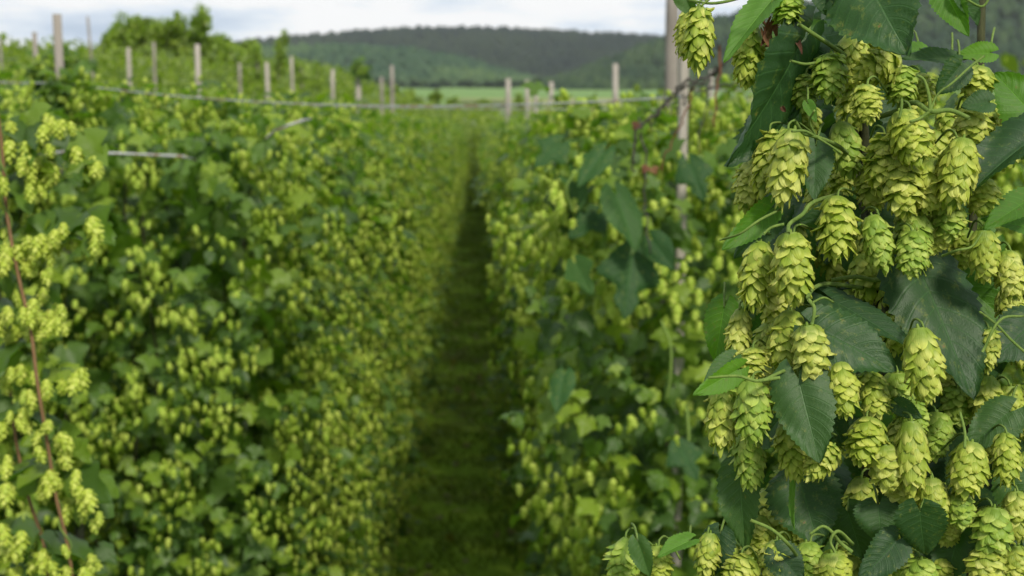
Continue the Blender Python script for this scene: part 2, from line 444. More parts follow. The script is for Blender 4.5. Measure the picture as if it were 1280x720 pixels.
# path: a strip of trodden mown grass with low cross ridges
def path_strip():
    ys = np.linspace(-2, 95, 520); xs = np.linspace(-1.0, .45, 13)
    V = []; U = []
    for y in ys:
        for x in xs:
            e = 1 - abs((x + .27) / .72)
            rg = .020 * (.5 + .5 * math.sin(y * 2.6 + 1.5 * noise.noise(Vector((x * 1.2, y * .5, 2)))))
            V.append((x, y, gz(x, y) + .05 + .03 * min(1, e * 3) + rg + .018 * noise.noise(Vector((x * 5, y * 5, 9))))); U.append((x, y))
    n = len(xs); F = [(j * n + i, j * n + i + 1, (j + 1) * n + i + 1, (j + 1) * n + i) for j in range(len(ys) - 1) for i in range(n - 1)]
    m, t = mat('path_surface'); L = t.links.new
    geo = N(t, 'ShaderNodeNewGeometry')
    mpn = N(t, 'ShaderNodeMapping'); mpn.inputs['Scale'].default_value = (.55, .85, 1); L(geo.outputs['Position'], mpn.inputs[0])
    a = N(t, 'ShaderNodeTexNoise', i_Scale=1.1, i_Detail=4.0, i_Distortion=.6); L(mpn.outputs[0], a.inputs[0])
    b = N(t, 'ShaderNodeTexNoise', i_Scale=22.0, i_Detail=4.0); L(geo.outputs['Position'], b.inputs[0])
    c = mixc(t, b.outputs[0], (.09, .17, .012), (.19, .30, .022))
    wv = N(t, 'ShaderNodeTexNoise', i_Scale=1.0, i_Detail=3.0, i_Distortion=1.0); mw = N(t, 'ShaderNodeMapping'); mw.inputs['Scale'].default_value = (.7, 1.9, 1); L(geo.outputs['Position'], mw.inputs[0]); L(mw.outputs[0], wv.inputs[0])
    c = mixc(t, ramp(t, wv.outputs[0], [(.52, (0,) * 3), (.64, (.9,) * 3)]), c, (.30, .42, .04))  # paler bands painted into the grass for light falling through the hedge gaps
    c = mixc(t, ramp(t, a.outputs[0], [(.50, (0,) * 3), (.68, (.8,) * 3)]), c, mixc(t, b.outputs[0], (.08, .065, .025), (.075, .10, .015)))
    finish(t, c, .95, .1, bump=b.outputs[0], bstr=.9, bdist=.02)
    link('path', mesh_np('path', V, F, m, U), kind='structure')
path_strip()

# fields in the valley
def field(px0, px1, D0, D1, mt):
    V = []; F = []; n = 8
    for j in range(n + 1):
        D = D0 + (D1 - D0) * j / n
        for i in range(n + 1):
            x, y = px_ground(px0 + (px1 - px0) * i / n, D)
            V.append((x, y, gz(x, y) + .25))
    for j in range(n):
        for i in range(n):
            a = j * (n + 1) + i; F.append((a, a + 1, a + n + 2, a + n + 1))
    link('field', mesh_np('field', V, F, mt, [(v[0], v[1]) for v in V], False), kind='structure')
field(440, 900, 600, 1100, M['field_green'])
field(560, 1500, 430, 600, M['field_olive'])
field(470, 640, 430, 545, M['field_green'])
field(566, 660, 268, 300, M['field_tan'])
field(900, 1600, 700, 1000, M['field_green'])

# ------------------------------------------------------------------ hills and their woods
def hill(crest, D0, D1, D2, spacing, seed, size=(5, 8)):
    xs = [c[0] for c in crest]; ys = [c[1] for c in crest]
    px = np.arange(xs[0], xs[-1] + 1, 8.0); nt_ = 22
    V = []; pts = []
    base_z = -6.0
    def surf(p, t):
        cy = np.interp(p, xs, ys) + (7 if seed == 1 else 5) + 1.2 * noise.noise(Vector((p * .02, seed, 0)))
        D = D0 + (D1 - D0) * t if t <= 1 else D1 + (D2 - D1) * (t - 1)
        top = 4.0 + (105 - cy) / FPX * D1
        h = (top - base_z) * (sm(0, 1, t) ** .9 if t <= 1 else 1 - .5 * sm(0, 1, t - 1))
        x, y = px_ground(p, D)
        h *= 1 + (.07 * noise.noise(Vector((x * .006, y * .006, seed))) if t < .97 else 0)
        return (x, y, base_z + h)
    for j in range(nt_ + 1):
        for p in px: V.append(surf(p, 1.25 * j / nt_))
    n = len(px); F = [(j * n + i, j * n + i + 1, (j + 1) * n + i + 1, (j + 1) * n + i) for j in range(nt_) for i in range(n - 1)]
    link('hill', mesh_np('hill', V, F, M['hill'], [(v[0], v[1]) for v in V]), kind='structure')
    # woods
    ico = ico_tpl(1, seed)
    wid = (xs[-1] - xs[0]) / FPX * D1; n = int(wid * abs(D1 - D0) / spacing ** 2)
    mats = []
    for i in range(n):
        s = surf(rnd.uniform(xs[0], xs[-1]), rnd.uniform(.0, 1.08) ** .85)
        r_ = rnd.uniform(*size); hh = r_ * rnd.uniform(1.0, 1.7); a = rnd.uniform(0, 6.28)
        c_, s_ = math.cos(a) * r_, math.sin(a) * r_
        mats.append([[c_, -s_, 0, s[0]], [s_, c_, 0, s[1]], [0, 0, hh, s[2] + hh * .55]])
    V, F, U = merge(ico, np.array(mats))
    link('forest', mesh_np('forest', V, F, forest_mat({1: .42, 2: 1.6, 3: .95}[seed]), U, False), kind='stuff', label='dark mixed wood covering the %s' % {1: 'long far ridge under the clouds', 2: 'low rounded spur left of the valley gap', 3: 'tall slope on the right of the valley'}[seed], cat='forest')
def ico_tpl(sub, seed):
    import bmesh
    bm = bmesh.new(); bmesh.ops.create_icosphere(bm, subdivisions=sub, radius=1)
    V = np.array([tuple(v.co * (1 + .35 * noise.noise(v.co * 1.8 + Vector((seed, 0, 0))))) for v in bm.verts]); F = np.array([[v.index for v in f.verts] for f in bm.faces]); bm.free()
    return V, F, V[:, :2].copy()
hill([(-500, 70), (-200, 66), (0, 70), (150, 66), (250, 60), (350, 53), (450, 45), (600, 41), (700, 45), (800, 49), (900, 56), (1200, 62), (1700, 66)], 1500, 2300, 3000, 11, 1, (5, 7.5))
hill([(180, 80), (300, 64), (400, 60), (500, 65), (580, 77), (640, 94), (690, 108)], 1150, 1450, 1700, 7, 2, (3.4, 5))
hill([(680, 110), (740, 90), (800, 67), (850, 48), (900, 29), (1000, 12), (1100, -8), (1300, -40), (1700, -60)], 900, 1300, 1700, 8, 3, (3.6, 5.6))

# ------------------------------------------------------------------ trees
def tree(px, D, top_y, width_px, name='tree', label='', group=None, mt='tree_leaf', n=900, leaf=.16, seed=0, column=False, hmin=None):
    rr = random.Random(seed * 7 + int(px))
    x, y = px_ground(px, D); z0 = gz(x, y)
    top = 4.0 + (105 - top_y) / FPX * D; h = max(hmin or 1.2, top - z0); wd = width_px / FPX * D / 2
    root = empty(name, (x, y, z0), label, 'tree' if 'tree' in name else 'bush', group)
    parts = []; tips = []
    lean = rr.uniform(-.05, .05)
    axis = [(lean * h * k / 5, .02 * h * math.sin(k), h * .92 * k / 5) for k in range(6)]
    tr = tube(axis, [h * .022 * (1 - .15 * k) for k in range(6)], 6)
    parts.append(tr)
    for k in range(9):
        f = rr.uniform(.25, .85) if not column else rr.uniform(.1, .85); a = rr.uniform(0, 6.28)
        b = Vector((lean * h * f, 0, h * f)); e = b + Vector((math.cos(a) * wd * .75, math.sin(a) * wd * .75, h * (.08 if not column else .16)))
        parts.append(tube([b, b.lerp(e, .5) + Vector((0, 0, .03 * h)), e], [h * .009, h * .006, h * .003], 4)); tips.append(e)
    V, F, U = cat_np(parts); link('trunk', mesh_np('trunk', V, F, M['wood_grey'], U), root)
    tips.append(Vector(axis[-1]))
    for f in ((.5, .65, .8) if not column else (.4, .5, .6, .7, .8)): tips.append(Vector((lean * h * f, 0, h * f)))
    mats = []
    per = n // len(tips)
    for tp in tips:
        cr = wd * rr.uniform(.38, .62)
        for i in range(per):
            d = Vector((rr.gauss(0, 1), rr.gauss(0, 1), rr.gauss(0, 1))); d = d.normalized() * cr * rr.random() ** .4
            d.z *= 1.5 if column else .9
            p = tp + d; q = Matrix.Rotation(rr.uniform(0, 6.28), 4, 'Z') @ Matrix.Rotation(rr.uniform(-1.6, .6), 4, 'X')
            s = leaf * rr.uniform(.6, 1.4)
            mats.append(np.array(Matrix.Translation(p) @ q @ Matrix.Scale(s, 4))[:3])
    V, F, U = merge(LOW_LEAF, np.array(mats)); link('crown', mesh_np('crown', V, F, M[mt], U), root)
    return root

for i, (px, ty, wp, D) in enumerate([(166, 36, 56, 92), (184, 26, 48, 90), (204, 36, 52, 94), (224, 36, 52, 91), (244, 24, 50, 89), (268, 58, 50, 95), (290, 60, 44, 93), (312, 64, 40, 96), (146, 50, 36, 93)]):
    tree(px, D, ty, wp, 'tree', '%s slender tree in the clump on the left skyline' % ('second', 'third', 'fourth', 'fifth', 'sixth', 'seventh', 'eighth', 'lowest and rightmost', 'leftmost')[i], 'slender trees on the skyline', n=3400, leaf=.27, seed=i, column=True)
for i, (px, ty, wp, D) in enumerate([(322, 52, 26, 75), (345, 46, 22, 82), (298, 64, 30, 78), (375, 74, 30, 85), (402, 82, 30, 88)]):
    tree(px, D, ty, wp, 'tree', 'thin feathery sapling %s' % ('above the middle of the left slope', 'with the highest wispy top, at the left end of the ridge', 'right of the clump of slender trees', 'on the slope foot below the ridge', 'low on the slope, left of the leaf-topped post')[i], 'saplings on the slope', n=700, leaf=.2, seed=20 + i, column=True)
for i, (px, ty, wp, D) in enumerate([(491, 104, 22, 150), (516, 110, 20, 160), (545, 109, 16, 170), (566, 120, 22, 190), (604, 122, 16, 210), (650, 116, 26, 200), (705, 118, 22, 205), (738, 121, 26, 190), (790, 116, 30, 180)]):
    tree(px, D, ty, wp, 'bush', 'small green bush in the valley %s' % ('right of the last slope post', 'standing left of the bright green meadow', 'narrow and upright before the bright meadow', 'beside the patch of bare soil on its left', 'right above the end of the grass path', 'behind the group of four posts', 'just right of the group of four posts', 'between the post group and the lone post', 'behind the lone post over the right row')[i], 'bushes along the valley fields', n=420, leaf=.5, seed=40 + i)
# tree line at the foot of the woods
for i in range(26):
    px = 440 + i * 17 + rnd.uniform(-5, 5)
    tree(px, rnd.uniform(980, 1090), rnd.uniform(99, 105), rnd.uniform(14, 24), 'tree', 'round dark tree in the line along the valley meadows', 'trees along the meadow edge', 'forest', n=240, leaf=2.2, hmin=4, seed=80 + i)

# ------------------------------------------------------------------ hop plants of the rows
def pn(a, b, s):
    return noise.noise(Vector((a, b, s * 3.17)))
def rot_cols(yv, nv):
    """matrix (3x3) whose columns are x,y,z with y = leaf direction, z = leaf face"""
    Y = yv.normalized(); X = Y.cross(nv).normalized(); Z = X.cross(Y)
    return X, Y, Z
def m34(X, Y, Z, s, p, sx=1):
    return [[X[i] * s * sx, Y[i] * s, Z[i] * s, p[i]] for i in range(3)]
def gen_plant(seed, ht=.74, height=4.0, half=.55, n_anchor=360, cone=.044, leaf=.09, inner=560, front=False, sides=(-1, 1), cone_per=(3, 8), zmin=.1, topbias=0):
    rr = random.Random(seed); leaves, cones = [], []
    def lump(y, z):
        return .86 + .50 * pn(y * 3.8, z * .30, seed) + .22 * pn(y * 3.6, z * 2.2, seed + 5) + .2 * pn(y * .9, z * .7, seed + 3)
    for i in range(n_anchor):
        z = zmin + (height - zmin) * rr.random() ** (1 - topbias); q = rr.random()
        y = half * max(-1, min(1, rr.gauss(0, .42))); cp = .22 + .78 * math.sqrt(max(0, 1 - (y / half / 1.02) ** 2))
        if q < .12:
            z = height + .09 * pn(y * 3, i * .01, seed) + rr.uniform(-.16, .07); x = rr.uniform(-ht * .85, ht * .85); n = Vector((x * .5, 0, 1))
        elif front and q < .58:
            x = rr.uniform(-ht, ht) * (.76 + .24 * sm(2.2, 3.7, z)); y = -half * (.75 + .5 * pn(x * 2, z * 1.3, seed + 2)) - .12; n = Vector((x * .4, -1, 0))
        else:
            s = rr.choice(sides); x = s * ht * 1.06 * cp * ((.76 + .26 * sm(2.2, 3.7, z)) if front else 1) * lump(y, z) * (1 if z > .6 else .85) * (1 - .25 * sm(height - .35, height, z)); n = Vector((s, y / half * 1.3 + rr.uniform(-.3, .3) - (.3 if front else 0), .15))
        n.normalize(); a = Vector((x, y, z))
        shoot = a + n * rr.uniform(-.10, .10)
        for k in range(rr.choice((1, 2, 2, 3, 4))):
            d = n * rr.uniform(.3, 1) + Vector((rr.uniform(-.7, .7), rr.uniform(-.7, .7), rr.uniform(-1.1, .1)))
            f = n * .6 + Vector((rr.uniform(-.4, .4), rr.uniform(-.4, .4), rr.uniform(.3, 1)))
            X, Y, Z = rot_cols(d, f); s = leaf * rr.uniform(.55, 1.35)
            p = shoot + Vector((rr.gauss(0, .05), rr.gauss(0, .05), rr.uniform(-.03, .08)))
            leaves.append((m34(X, Y, Z, s, p), rr.randrange(3)))
        if pn(y * 3.2 + 7, z * .6, seed + 9) < -.22 and rr.random() < .8: continue
        if rr.random() < .28: continue
        cn = int(rr.randint(*cone_per) * 1.8); hang = rr.uniform(.08, .26)
        for k in range(cn):
            f_ = rr.random()
            p = shoot + n * (rr.uniform(-.01, .05) + .04 * (1 - f_)) + Vector((rr.gauss(0, .032), rr.gauss(0, .032), .03 - hang * f_))
            dd = Vector((rr.gauss(0, .22), rr.gauss(0, .22), -1)) ; X, Y, Z = rot_cols(Vector((rr.uniform(-1, 1), rr.uniform(-1, 1), 0)), -dd)
            Z = -dd.normalized(); Y = Z.cross(X).normalized(); X = Y.cross(Z)
            s = cone * rr.uniform(.7, 1.2); wd = s * rr.uniform(.55, .72)
            cones.append(([[X[q] * wd, Y[q] * wd, Z[q] * s, p[q]] for q in range(3)], rr.randrange(2)))
    for i in range(inner):
        z = rr.uniform(.05, height - .08); y = rr.uniform(-half, half); x = rr.choice((-1, 1)) * ht * rr.uniform(.1, .72) * lump(y, z) * (.4 + .6 * math.sqrt(max(0, 1 - (y / half) ** 2)))
        d = Vector((rr.uniform(-1, 1), rr.uniform(-1, 1), rr.uniform(-1.2, .2))); f = Vector((rr.choice((-1, 1)) * rr.uniform(.2, 1), rr.uniform(-.6, .6), rr.uniform(.1, .8)))
        X, Y, Z = rot_cols(d, f); leaves.append((m34(X, Y, Z, .125 * rr.uniform(.7, 1.2), (x, y, z)), rr.randrange(3)))
    return leaves, cones
def mesh_from(lst, tpls, name, mt):
    parts = []
    for k, tp in enumerate(tpls):
        ms = [m for m, i in lst if i % len(tpls) == k]
        if ms: parts.append(merge(tp, np.array(ms)))
    V, F, U = cat_np(parts); return mesh_np(name, V, F, mt, U)
def bine_mesh(seed, height=4.0):
    rr = random.Random(seed); parts = []
    for k in range(3):
        x0, y0 = rr.uniform(-.15, .15), rr.uniform(-.2, .2); x1, y1 = rr.uniform(-.4, .4), rr.uniform(-.3, .3)
        pts = [(x0 + (x1 - x0) * f + .02 * math.sin(f * 25 + k), y0 + (y1 - y0) * f + .02 * math.cos(f * 25), height * f * .98) for f in np.linspace(0, 1, 14)]
        parts.append(tube(pts, .006, 4, False))
    V, F, U = cat_np(parts); return mesh_np('bine', V, F, M['stem_dark'], U)
BINES = [bine_mesh(s) for s in range(3)]
VAR = []
for s in range(5):
    lv, cn = gen_plant(100 + s)
    VAR.append((mesh_from(lv, MID_LEAF[:3:2] if False else [LOW_LEAF], 'foliage', M['leaf_mid']), mesh_from(cn, [CONE_LOW], 'cones', M['cone_mid'])))
FARV = []
for s in range(3):
    lv, cn = gen_plant(200 + s, n_anchor=150, leaf=.12, inner=240, cone=.05, cone_per=(3, 6))
    FARV.append((mesh_from(lv, [LOW_LEAF], 'foliage', M['leaf_far']), mesh_from(cn, [CONE_TINY], 'cones', M['cone_mid'])))
ROWNAME = {-3.05: 'the second row on the left', -5.2: 'the third row on the left', -7.6: 'the fourth row on the left', 3.6: 'the row beyond the right one'}
ORD = ['first', 'second', 'third', 'fourth', 'fifth', 'sixth', 'seventh', 'eighth', 'ninth', 'tenth']
def place_plant(x, y, idx, variants, label, group):
    root = empty('hop_plant', (x, y, gz(x, y)), label, 'hop plant', group)
    root.rotation_euler.z = rnd.choice((0, math.pi)); root.scale = (rnd.uniform(.80, 1.03), rnd.uniform(.9, 1.08), rnd.uniform(.96, 1.03))
    fm, cm = rnd.choice(variants)
    f = link('foliage', fm, root, 'stuff'); c = link('cones', cm, root, 'stuff'); link('bine', rnd.choice(BINES), root)
    return root
CONE_MID_ME = [mesh_np('cone', c[0], c[1], M['cone_mid'], c[2]) for c in CONE_MIDQ]
CONE_WARM_ME = [mesh_np('cone', c[0], c[1], M['cone_warm'], c[2]) for c in CONE_MIDQ]
LEAF_MID_ME = [mesh_np('leaf', l[0], l[1], M['leaf_mid'], l[2]) for l in MID_LEAF]
def m4of(m): return Matrix([list(m[0]), list(m[1]), list(m[2]), [0, 0, 0, 1]])
def detailed_plant(x, y, seed, label, group, cones_me=CONE_MID_ME, mt='cone_mid', limit=280, **kw):
    root = empty('hop_plant', (x, y, gz(x, y)), label, 'hop plant', group)
    kw['ht'] = kw.get('ht', .74) * (1 if kw.get('front') else rnd.uniform(.80, 1.06))
    lv, cn = gen_plant(seed, **kw)
    base = root.location
    def split(lst):
        sc = []
        for m, i in lst:
            p = Vector((m[0][3], m[1][3], m[2][3])) + base; a, b, D = proj(p)
            vis = D > 1 and -20 < a < 1300 and -20 < b < 740
            sc.append((D if vis else 99 + D))
        order = np.argsort(sc); nearset = [k for k in order[:limit] if sc[k] < 99]
        s = set(nearset); return [lst[k] for k in nearset], [lst[k] for k in range(len(lst)) if k not in s]
    a, b = split(lv)
    for m, i in a: link('leaf', LEAF_MID_ME[i], root, M4=m4of(m))
    if b: link('foliage', mesh_from(b, MID_LEAF, 'foliage', M['leaf_mid']), root, 'stuff')
    a, b = split(cn)
    for m, i in a: link('cone', cones_me[i], root, M4=m4of(m))
    if b: link('cones', mesh_from(b, [CONE_LOW], 'cones', M[mt]), root, 'stuff')
    link('bine', BINES[seed % 3], root)
    return root

LX, RX = -1.43, 1.08
count = 0
LEFT_END = [(-1.50, 5.95, 'broad hop plant at the near corner of the left row, beside the path'), (-2.32, 6.15, 'hop plant in the middle of the leafy near face of the left rows'), (-3.15, 6.35, 'hop plant left of the middle one in the near face of the left rows'), (-3.95, 6.7, 'leftmost hop plant of the near face of the left rows')]
for i, (x, y, lb) in enumerate(LEFT_END):
    detailed_plant(x, y, 320 + i, lb, 'hop plants at the near end of the left rows', ht=.74 if i else .80, height=(4.02, 3.9, 3.86, 3.9)[i], front=True, half=.62, n_anchor=1300, cone=.037, leaf=.056, inner=640, cone_per=(4, 9))
for i in range(72):      # left row
    y = 6.95 + i * .98
    if i < 5:
        detailed_plant(LX, y, 300 + i, 'hop plant on the path side of the left row, %s behind the corner plant' % ORD[i], 'hop plants of the left row', n_anchor=640, cone=.037, leaf=.066, inner=560)
    else:
        place_plant(LX, y, i, VAR, 'hop plant blurred into the far length of the left row', 'far hop plants of the left row')
    count += 1
detailed_plant(RX + .01, 4.85, 400, 'bushy hop plant forming the near end of the right row', 'hop plants of the right row', ht=.92, height=3.94, front=True, n_anchor=1700, half=.66, cone=.043, leaf=.056, inner=700, cone_per=(4, 9), topbias=.35)
for i in range(68):      # right row
    y = 5.9 + i * .98
    if i < 4:
        detailed_plant(RX, y, 401 + i, 'hop plant %s in the right row, behind its bushy end plant' % ORD[i + 1], 'hop plants of the right row', n_anchor=560, height=3.93, cone=.042, leaf=.07, inner=560, ht=.74, limit=200)
    else:
        place_plant(RX, y, i, VAR, 'hop plant blurred into the far length of the right row', 'far hop plants of the right row')
    count += 1
for x, y0, n in ((-3.05, 7.4, 44), (-5.2, 8.2, 44), (-7.6, 12, 30), (3.6, 5, 16)):
    for i in range(n):
        place_plant(x, y0 + i * 1.0, i, VAR if x > 0 or y0 + i < 16 else FARV, 'hop plant in %s' % ROWNAME[x], 'hop plants in %s' % ROWNAME[x]); count += 1
for x, y in ((-.62, 67.0), (-.1, 66.4), (.35, 67.2)):
    _c = place_plant(x, y, 0, FARV, 'hop plant closing the far end of the grass path', 'hop plants at the end of the path'); _c.rotation_euler.z = math.pi / 2
# everything further: one mass
def far_rows():
    rr = random.Random(77); mats = []; cm = []
    rows = [(-1.43, 75, 175), (1.08, 72, 175), (-3.05, 51, 175), (-5.2, 52, 175), (-7.6, 42, 175), (3.6, 21, 150)]
    rows += [(-.3, 77, 175), (-.9, 77, 175), (.3, 77, 175)]
    rows += [(-10.1 - 2.6 * k, 20 + 5 * k, 165) for k in range(13)] + [(6.2 + 2.6 * k, 9 + k * 5, 140) for k in range(6)]
    for x, y0, y1 in rows:
        y = y0
        while y < y1:
            st = .011 + .0006 * max(0, y - 40); y += st
            xx = x + rr.uniform(-.68, .68); u = rr.random(); z = 4.0 * (1 - .75 * u ** 2.0) + .35 * noise.noise(Vector((x, y * .6, 0))) + (rr.random() ** 4) * .8
            if u > .3: xx = x + rr.choice((-.7, .7)) * rr.uniform(.7, 1.05)
            d = Vector((rr.uniform(-1, 1), rr.uniform(-1, 1), rr.uniform(-1, .2))); X, Y, Z = rot_cols(d, Vector((rr.uniform(-.7, .7), rr.uniform(-.7, .7), .8)))
            s = (.16 + .0013 * y) * rr.uniform(.6, 1.3)
            mats.append(m34(X, Y, Z, s, (xx, y, gz(xx, y) + z)))
            if rr.random() < .6:
                cs = (.05 + .0005 * y) * rr.uniform(.7, 1.2)
                cm.append([[cs * .7, 0, 0, xx], [0, cs * .7, 0, y - .05], [0, 0, cs * 1.1, gz(xx, y) + z]])
    V, F, U = merge(LOW_LEAF, np.array(mats)); r0 = link('hop_rows', mesh_np('hop_rows', V, F, M['leaf_far'], U), None, 'stuff', 'distant rows of hop plants merging on the slope and at the end of the path', 'hop rows')
    V, F, U = merge(CONE_TINY, np.array(cm)); link('cones', mesh_np('cones', V, F, M['cone_mid'], U), r0, 'stuff')
    print('far leaves', len(mats), len(cm))
far_rows()

# grass on the path and under the rows
def grass():
    rr = random.Random(5); V = []; F = []; U = []
    for i in range(42000):
        y = 9 + 55 * rr.random() ** 1.5; x = rr.uniform(-1.15, .6)
        if noise.noise(Vector((x * 1.1, y * .9, 3))) > .12 and rr.random() < .8: continue
        h = rr.uniform(.03, .075) * (1.6 if (x < -.75 or x > .25) else 1) * (1.5 if math.sin(y * 2.6) > .6 else 1); a = rr.uniform(0, 6.28); wd = .006 + .0003 * y
        c, s = math.cos(a) * wd, math.sin(a) * wd; lx, ly = rr.uniform(-.4, .4) * h, rr.uniform(-.4, .4) * h
        z = gz(x, y) + .07; k = len(V)
        V += [(x - c, y - s, z), (x + c, y + s, z), (x + lx + c * .6, y + ly + s * .6, z + h * .7), (x + lx * 1.8, y + ly * 1.8, z + h)]
        U += [(0, 0), (1, 0), (1, .7), (.5, 1)]; F.append((k, k + 1, k + 2, k + 3))
    m = leaf_material('grass_blade_surface', (.055, .085, .008), (.085, .13, .012), (.13, .17, .018), .3, veins=False)
    link('grass', mesh_np('grass', V, F, m, U), None, 'stuff', 'short mown grass growing along the path between the rows', 'grass')
grass()
def litter():
    rr = random.Random(8); ms = []
    for i in range(420):
        y = 8 + 45 * rr.random() ** 1.6; x = rr.uniform(-1.1, .55)
        X, Y, Z = rot_cols(Vector((rr.uniform(-1, 1), rr.uniform(-1, 1), rr.uniform(-.1, .4))), Vector((rr.uniform(-.5, .5), rr.uniform(-.5, .5), 1)))
        ms.append((m34(X, Y, Z, rr.uniform(.05, .10), (x, y, gz(x, y) + .12)), 0))
    m = leaf_material('fallen_leaf_surface', (.10, .08, .02), (.16, .15, .03), (.26, .24, .05), .2, veins=False)
    link('fallen_leaves', mesh_from(ms, [MID_LEAF[0]], 'fallen_leaves', m), None, 'stuff', 'scattered fallen leaves lying on the grass path', 'fallen leaves')
litter()

# ------------------------------------------------------------------ posts
def post(px, D, top_y, wpx, mt, label, group='trellis posts', lean=0, extra=None, sides=8):
    x, y = px_ground(px, D); z0 = gz(x, y) - .3; top = 4.0 + (105 - top_y) / FPX * D; r_ = wpx * (.84 if D > 10 else 1) / FPX * D / 2; h = top - z0
    n = 12; pts = []
    for k in range(n + 1):
        f = k / n; pts.append((lean * (f - 1) * h + r_ * .35 * noise.noise(Vector((f * 3, px, 0))), r_ * .3 * noise.noise(Vector((f * 3, px, 5))), h * f))
    rad = [r_ * (1.12 - .16 * k / n + .06 * noise.noise(Vector((k * .7, px, 2)))) for k in range(n + 1)]; rad[-1] *= .92
    V, F, U = tube(pts, rad, sides)
    o = link('trellis_post', mesh_np('trellis_post', V, F, M[mt], U), None, None, label, 'post', group); o.location = (x, y, z0)
    return o
post(75, 5.9, 19, 12.5, 'wood_grey', 'thick grey weathered post rising above the left row near the left edge')
post(46, 12, 41, 8, 'wood_grey', 'grey post just left of the thick weathered one')
post(113, 18, 22, 4.2, 'wood_grey', 'thin leaning dark stake right of the thick weathered post', lean=-.05)
post(3, 22, 48, 4, 'wood_grey', 'slim post at the very left edge of the picture')
post(46, 24, 82, 6, 'wood_pale', 'short pale post low between the leftmost posts')
post(162, 24, 60, 7, 'wood_pale', 'pale post before the left foot of the slender tree clump')
post(194, 30, 53, 5, 'wood_grey', 'slim brownish post standing in front of the slender tree clump')
post(248, 14, 56, 9, 'wood_pale', 'tall pale post in front of the right end of the tree clump')
post(300, 36, 79, 5, 'wood_grey', 'slim grey post midway between the two pale posts on the slope')
post(334, 21, 78, 7, 'wood_pale', 'pale reddish post right of the slope middle, below a sapling')
post(365, 40, 71, 5, 'wood_pale', 'slim pale post at the left foot of the ridge')
post(416, 27, 87, 6, 'wood_pale', 'pale post left of the post with leaves on its top')
p448 = post(448, 22, 88, 8, 'wood_pale', 'pale post crowned with a tuft of hop leaves')
post(477, 40, 96, 5, 'wood_grey', 'short dim post between the leaf-topped post and a brown one')
post(490, 28, 82, 6, 'wood_grey', 'brownish slim post right of the leaf-topped one')
post(635, 30, 98, 8, 'wood_pale', 'leftmost post of the group of four behind the right row')
post(659, 33, 100, 7, 'wood_pale', 'second post of the group of four behind the right row')
post(670, 36, 105, 6, 'wood_pale', 'third and shortest post of the group of four behind the right row')
post(689, 30, 102, 7.5, 'wood_pale', 'rightmost post of the group of four behind the right row')
post(769, 18, 80, 9, 'wood_pale', 'lone post above the top of the right row')
post(839, 9.2, -60, 17, 'wood_grey', 'tall grey post standing directly behind the pale end stake')
post(855, 4.30, -70, 13, 'wood_pale', 'tall pale stake at the near end of the right row, wrapped in hops')
post(889, 13, 88, 7, 'wood_pale', 'short pale post right of the end stake, half behind the dead twigs')
# tuft of leaves on one post
def tuft(px, py, D, rad, n, label, leaf=.09, cones=10, mt='leaf_mid', name='hop_shoot', seed=0):
    rr = random.Random(seed + int(px)); c = P(px, py, D); root = empty(name, c, label, 'hop shoot'); mats = []; cm = []
    for i in range(n):
        d = Vector((rr.gauss(0, .5), rr.gauss(0, .5), rr.gauss(0, .6))) * rad
        X, Y, Z = rot_cols(Vector((rr.uniform(-1, 1), rr.uniform(-1, 1), rr.uniform(-1, .5))), Vector((0, -.6, .8))); mats.append((m34(X, Y, Z, leaf * rr.uniform(.6, 1.3), d), i % 3))
    for i in range(cones):
        d = Vector((rr.gauss(0, .5), rr.gauss(0, .5), rr.gauss(0, .6))) * rad; s = .034
        cm.append(([[s * .6, 0, 0, d.x], [0, s * .6, 0, d.y], [0, 0, s, d.z]], 0))
    for m_, i in mats: link('leaf', LEAF_MID_ME[i], root, M4=m4of(m_))
    for m_, i in cm: link('cone', CONE_MID_ME[0], root, M4=m4of(m_))
    pts = [(0, 0, -rad * 1.6), (rad * .2, 0, 0), (0, 0, rad)]
    tube_obj('stem', pts, .006, M['stem_green'], root)
    return root
tuft(448, 84, 21.9, .13, 26, 'tuft of leaves growing over the top of a pale post', .12, 0)
tuft(84, 88, 7.9, .09, 80, 'leafy hop tips climbing behind and right of the thick grey post', .055, 30)
tuft(76, 110, 5.72, .07, 60, 'hop leaves and cones hiding the foot of the thick grey post', .055, 26)
tuft(52, 90, 7.9, .08, 60, 'low leafy crown of hop tips left of the thick grey post', .055, 16)

# ------------------------------------------------------------------ wires
a = P(855, 121, 4.24); b = P(79, 104, 5.75); b2 = P(-220, 84, 6.4)
def sag(a, b, s, n=24): return [a.lerp(b, k / n) - Vector((0, 0, s * 4 * (k / n) * (1 - k / n))) for k in range(n + 1)]
tube_obj('trellis_cable', sag(a, b, .055) + sag(b, b2,   .02, 8)[1:], .0031, M['wire_far'], None, 6, label='thin grey cable sagging across the path between the end stake and the thick post', cat='cable')
tube_obj('trellis_wire', [P(50, 196, 5.6), P(76, 190, 5.0), P(150, 192, 4.9), P(226, 195, 5.0), P(246, 200, 5.7)], .0052, M['wire'], None, 6, label='short length of rusty wire showing between the leaves of the left row', cat='wire')
tube_obj('trellis_wire', [P(334, 172, 5.4), P(346, 162, 4.85), P(376, 151, 4.9), P(388, 149, 5.7)], .0048, M['wire'], None, 6, label='pale slanting wire end on top of the left row', cat='wire')
tube_obj('trellis_cable', sag(P(855, 137, 9.2), P(-60, 118, 11), .03), .004, M['wire_far'], None, 6, label='second cable, lower and farther, behind the top of the right row', cat='cable')
tube_obj('trellis_cable', sag(P(840, 112, 9.2), P(1500, 80, 8), .05), .0045, M['wire_far'], None, 6, label='cable running right from the tall grey post', cat='cable')

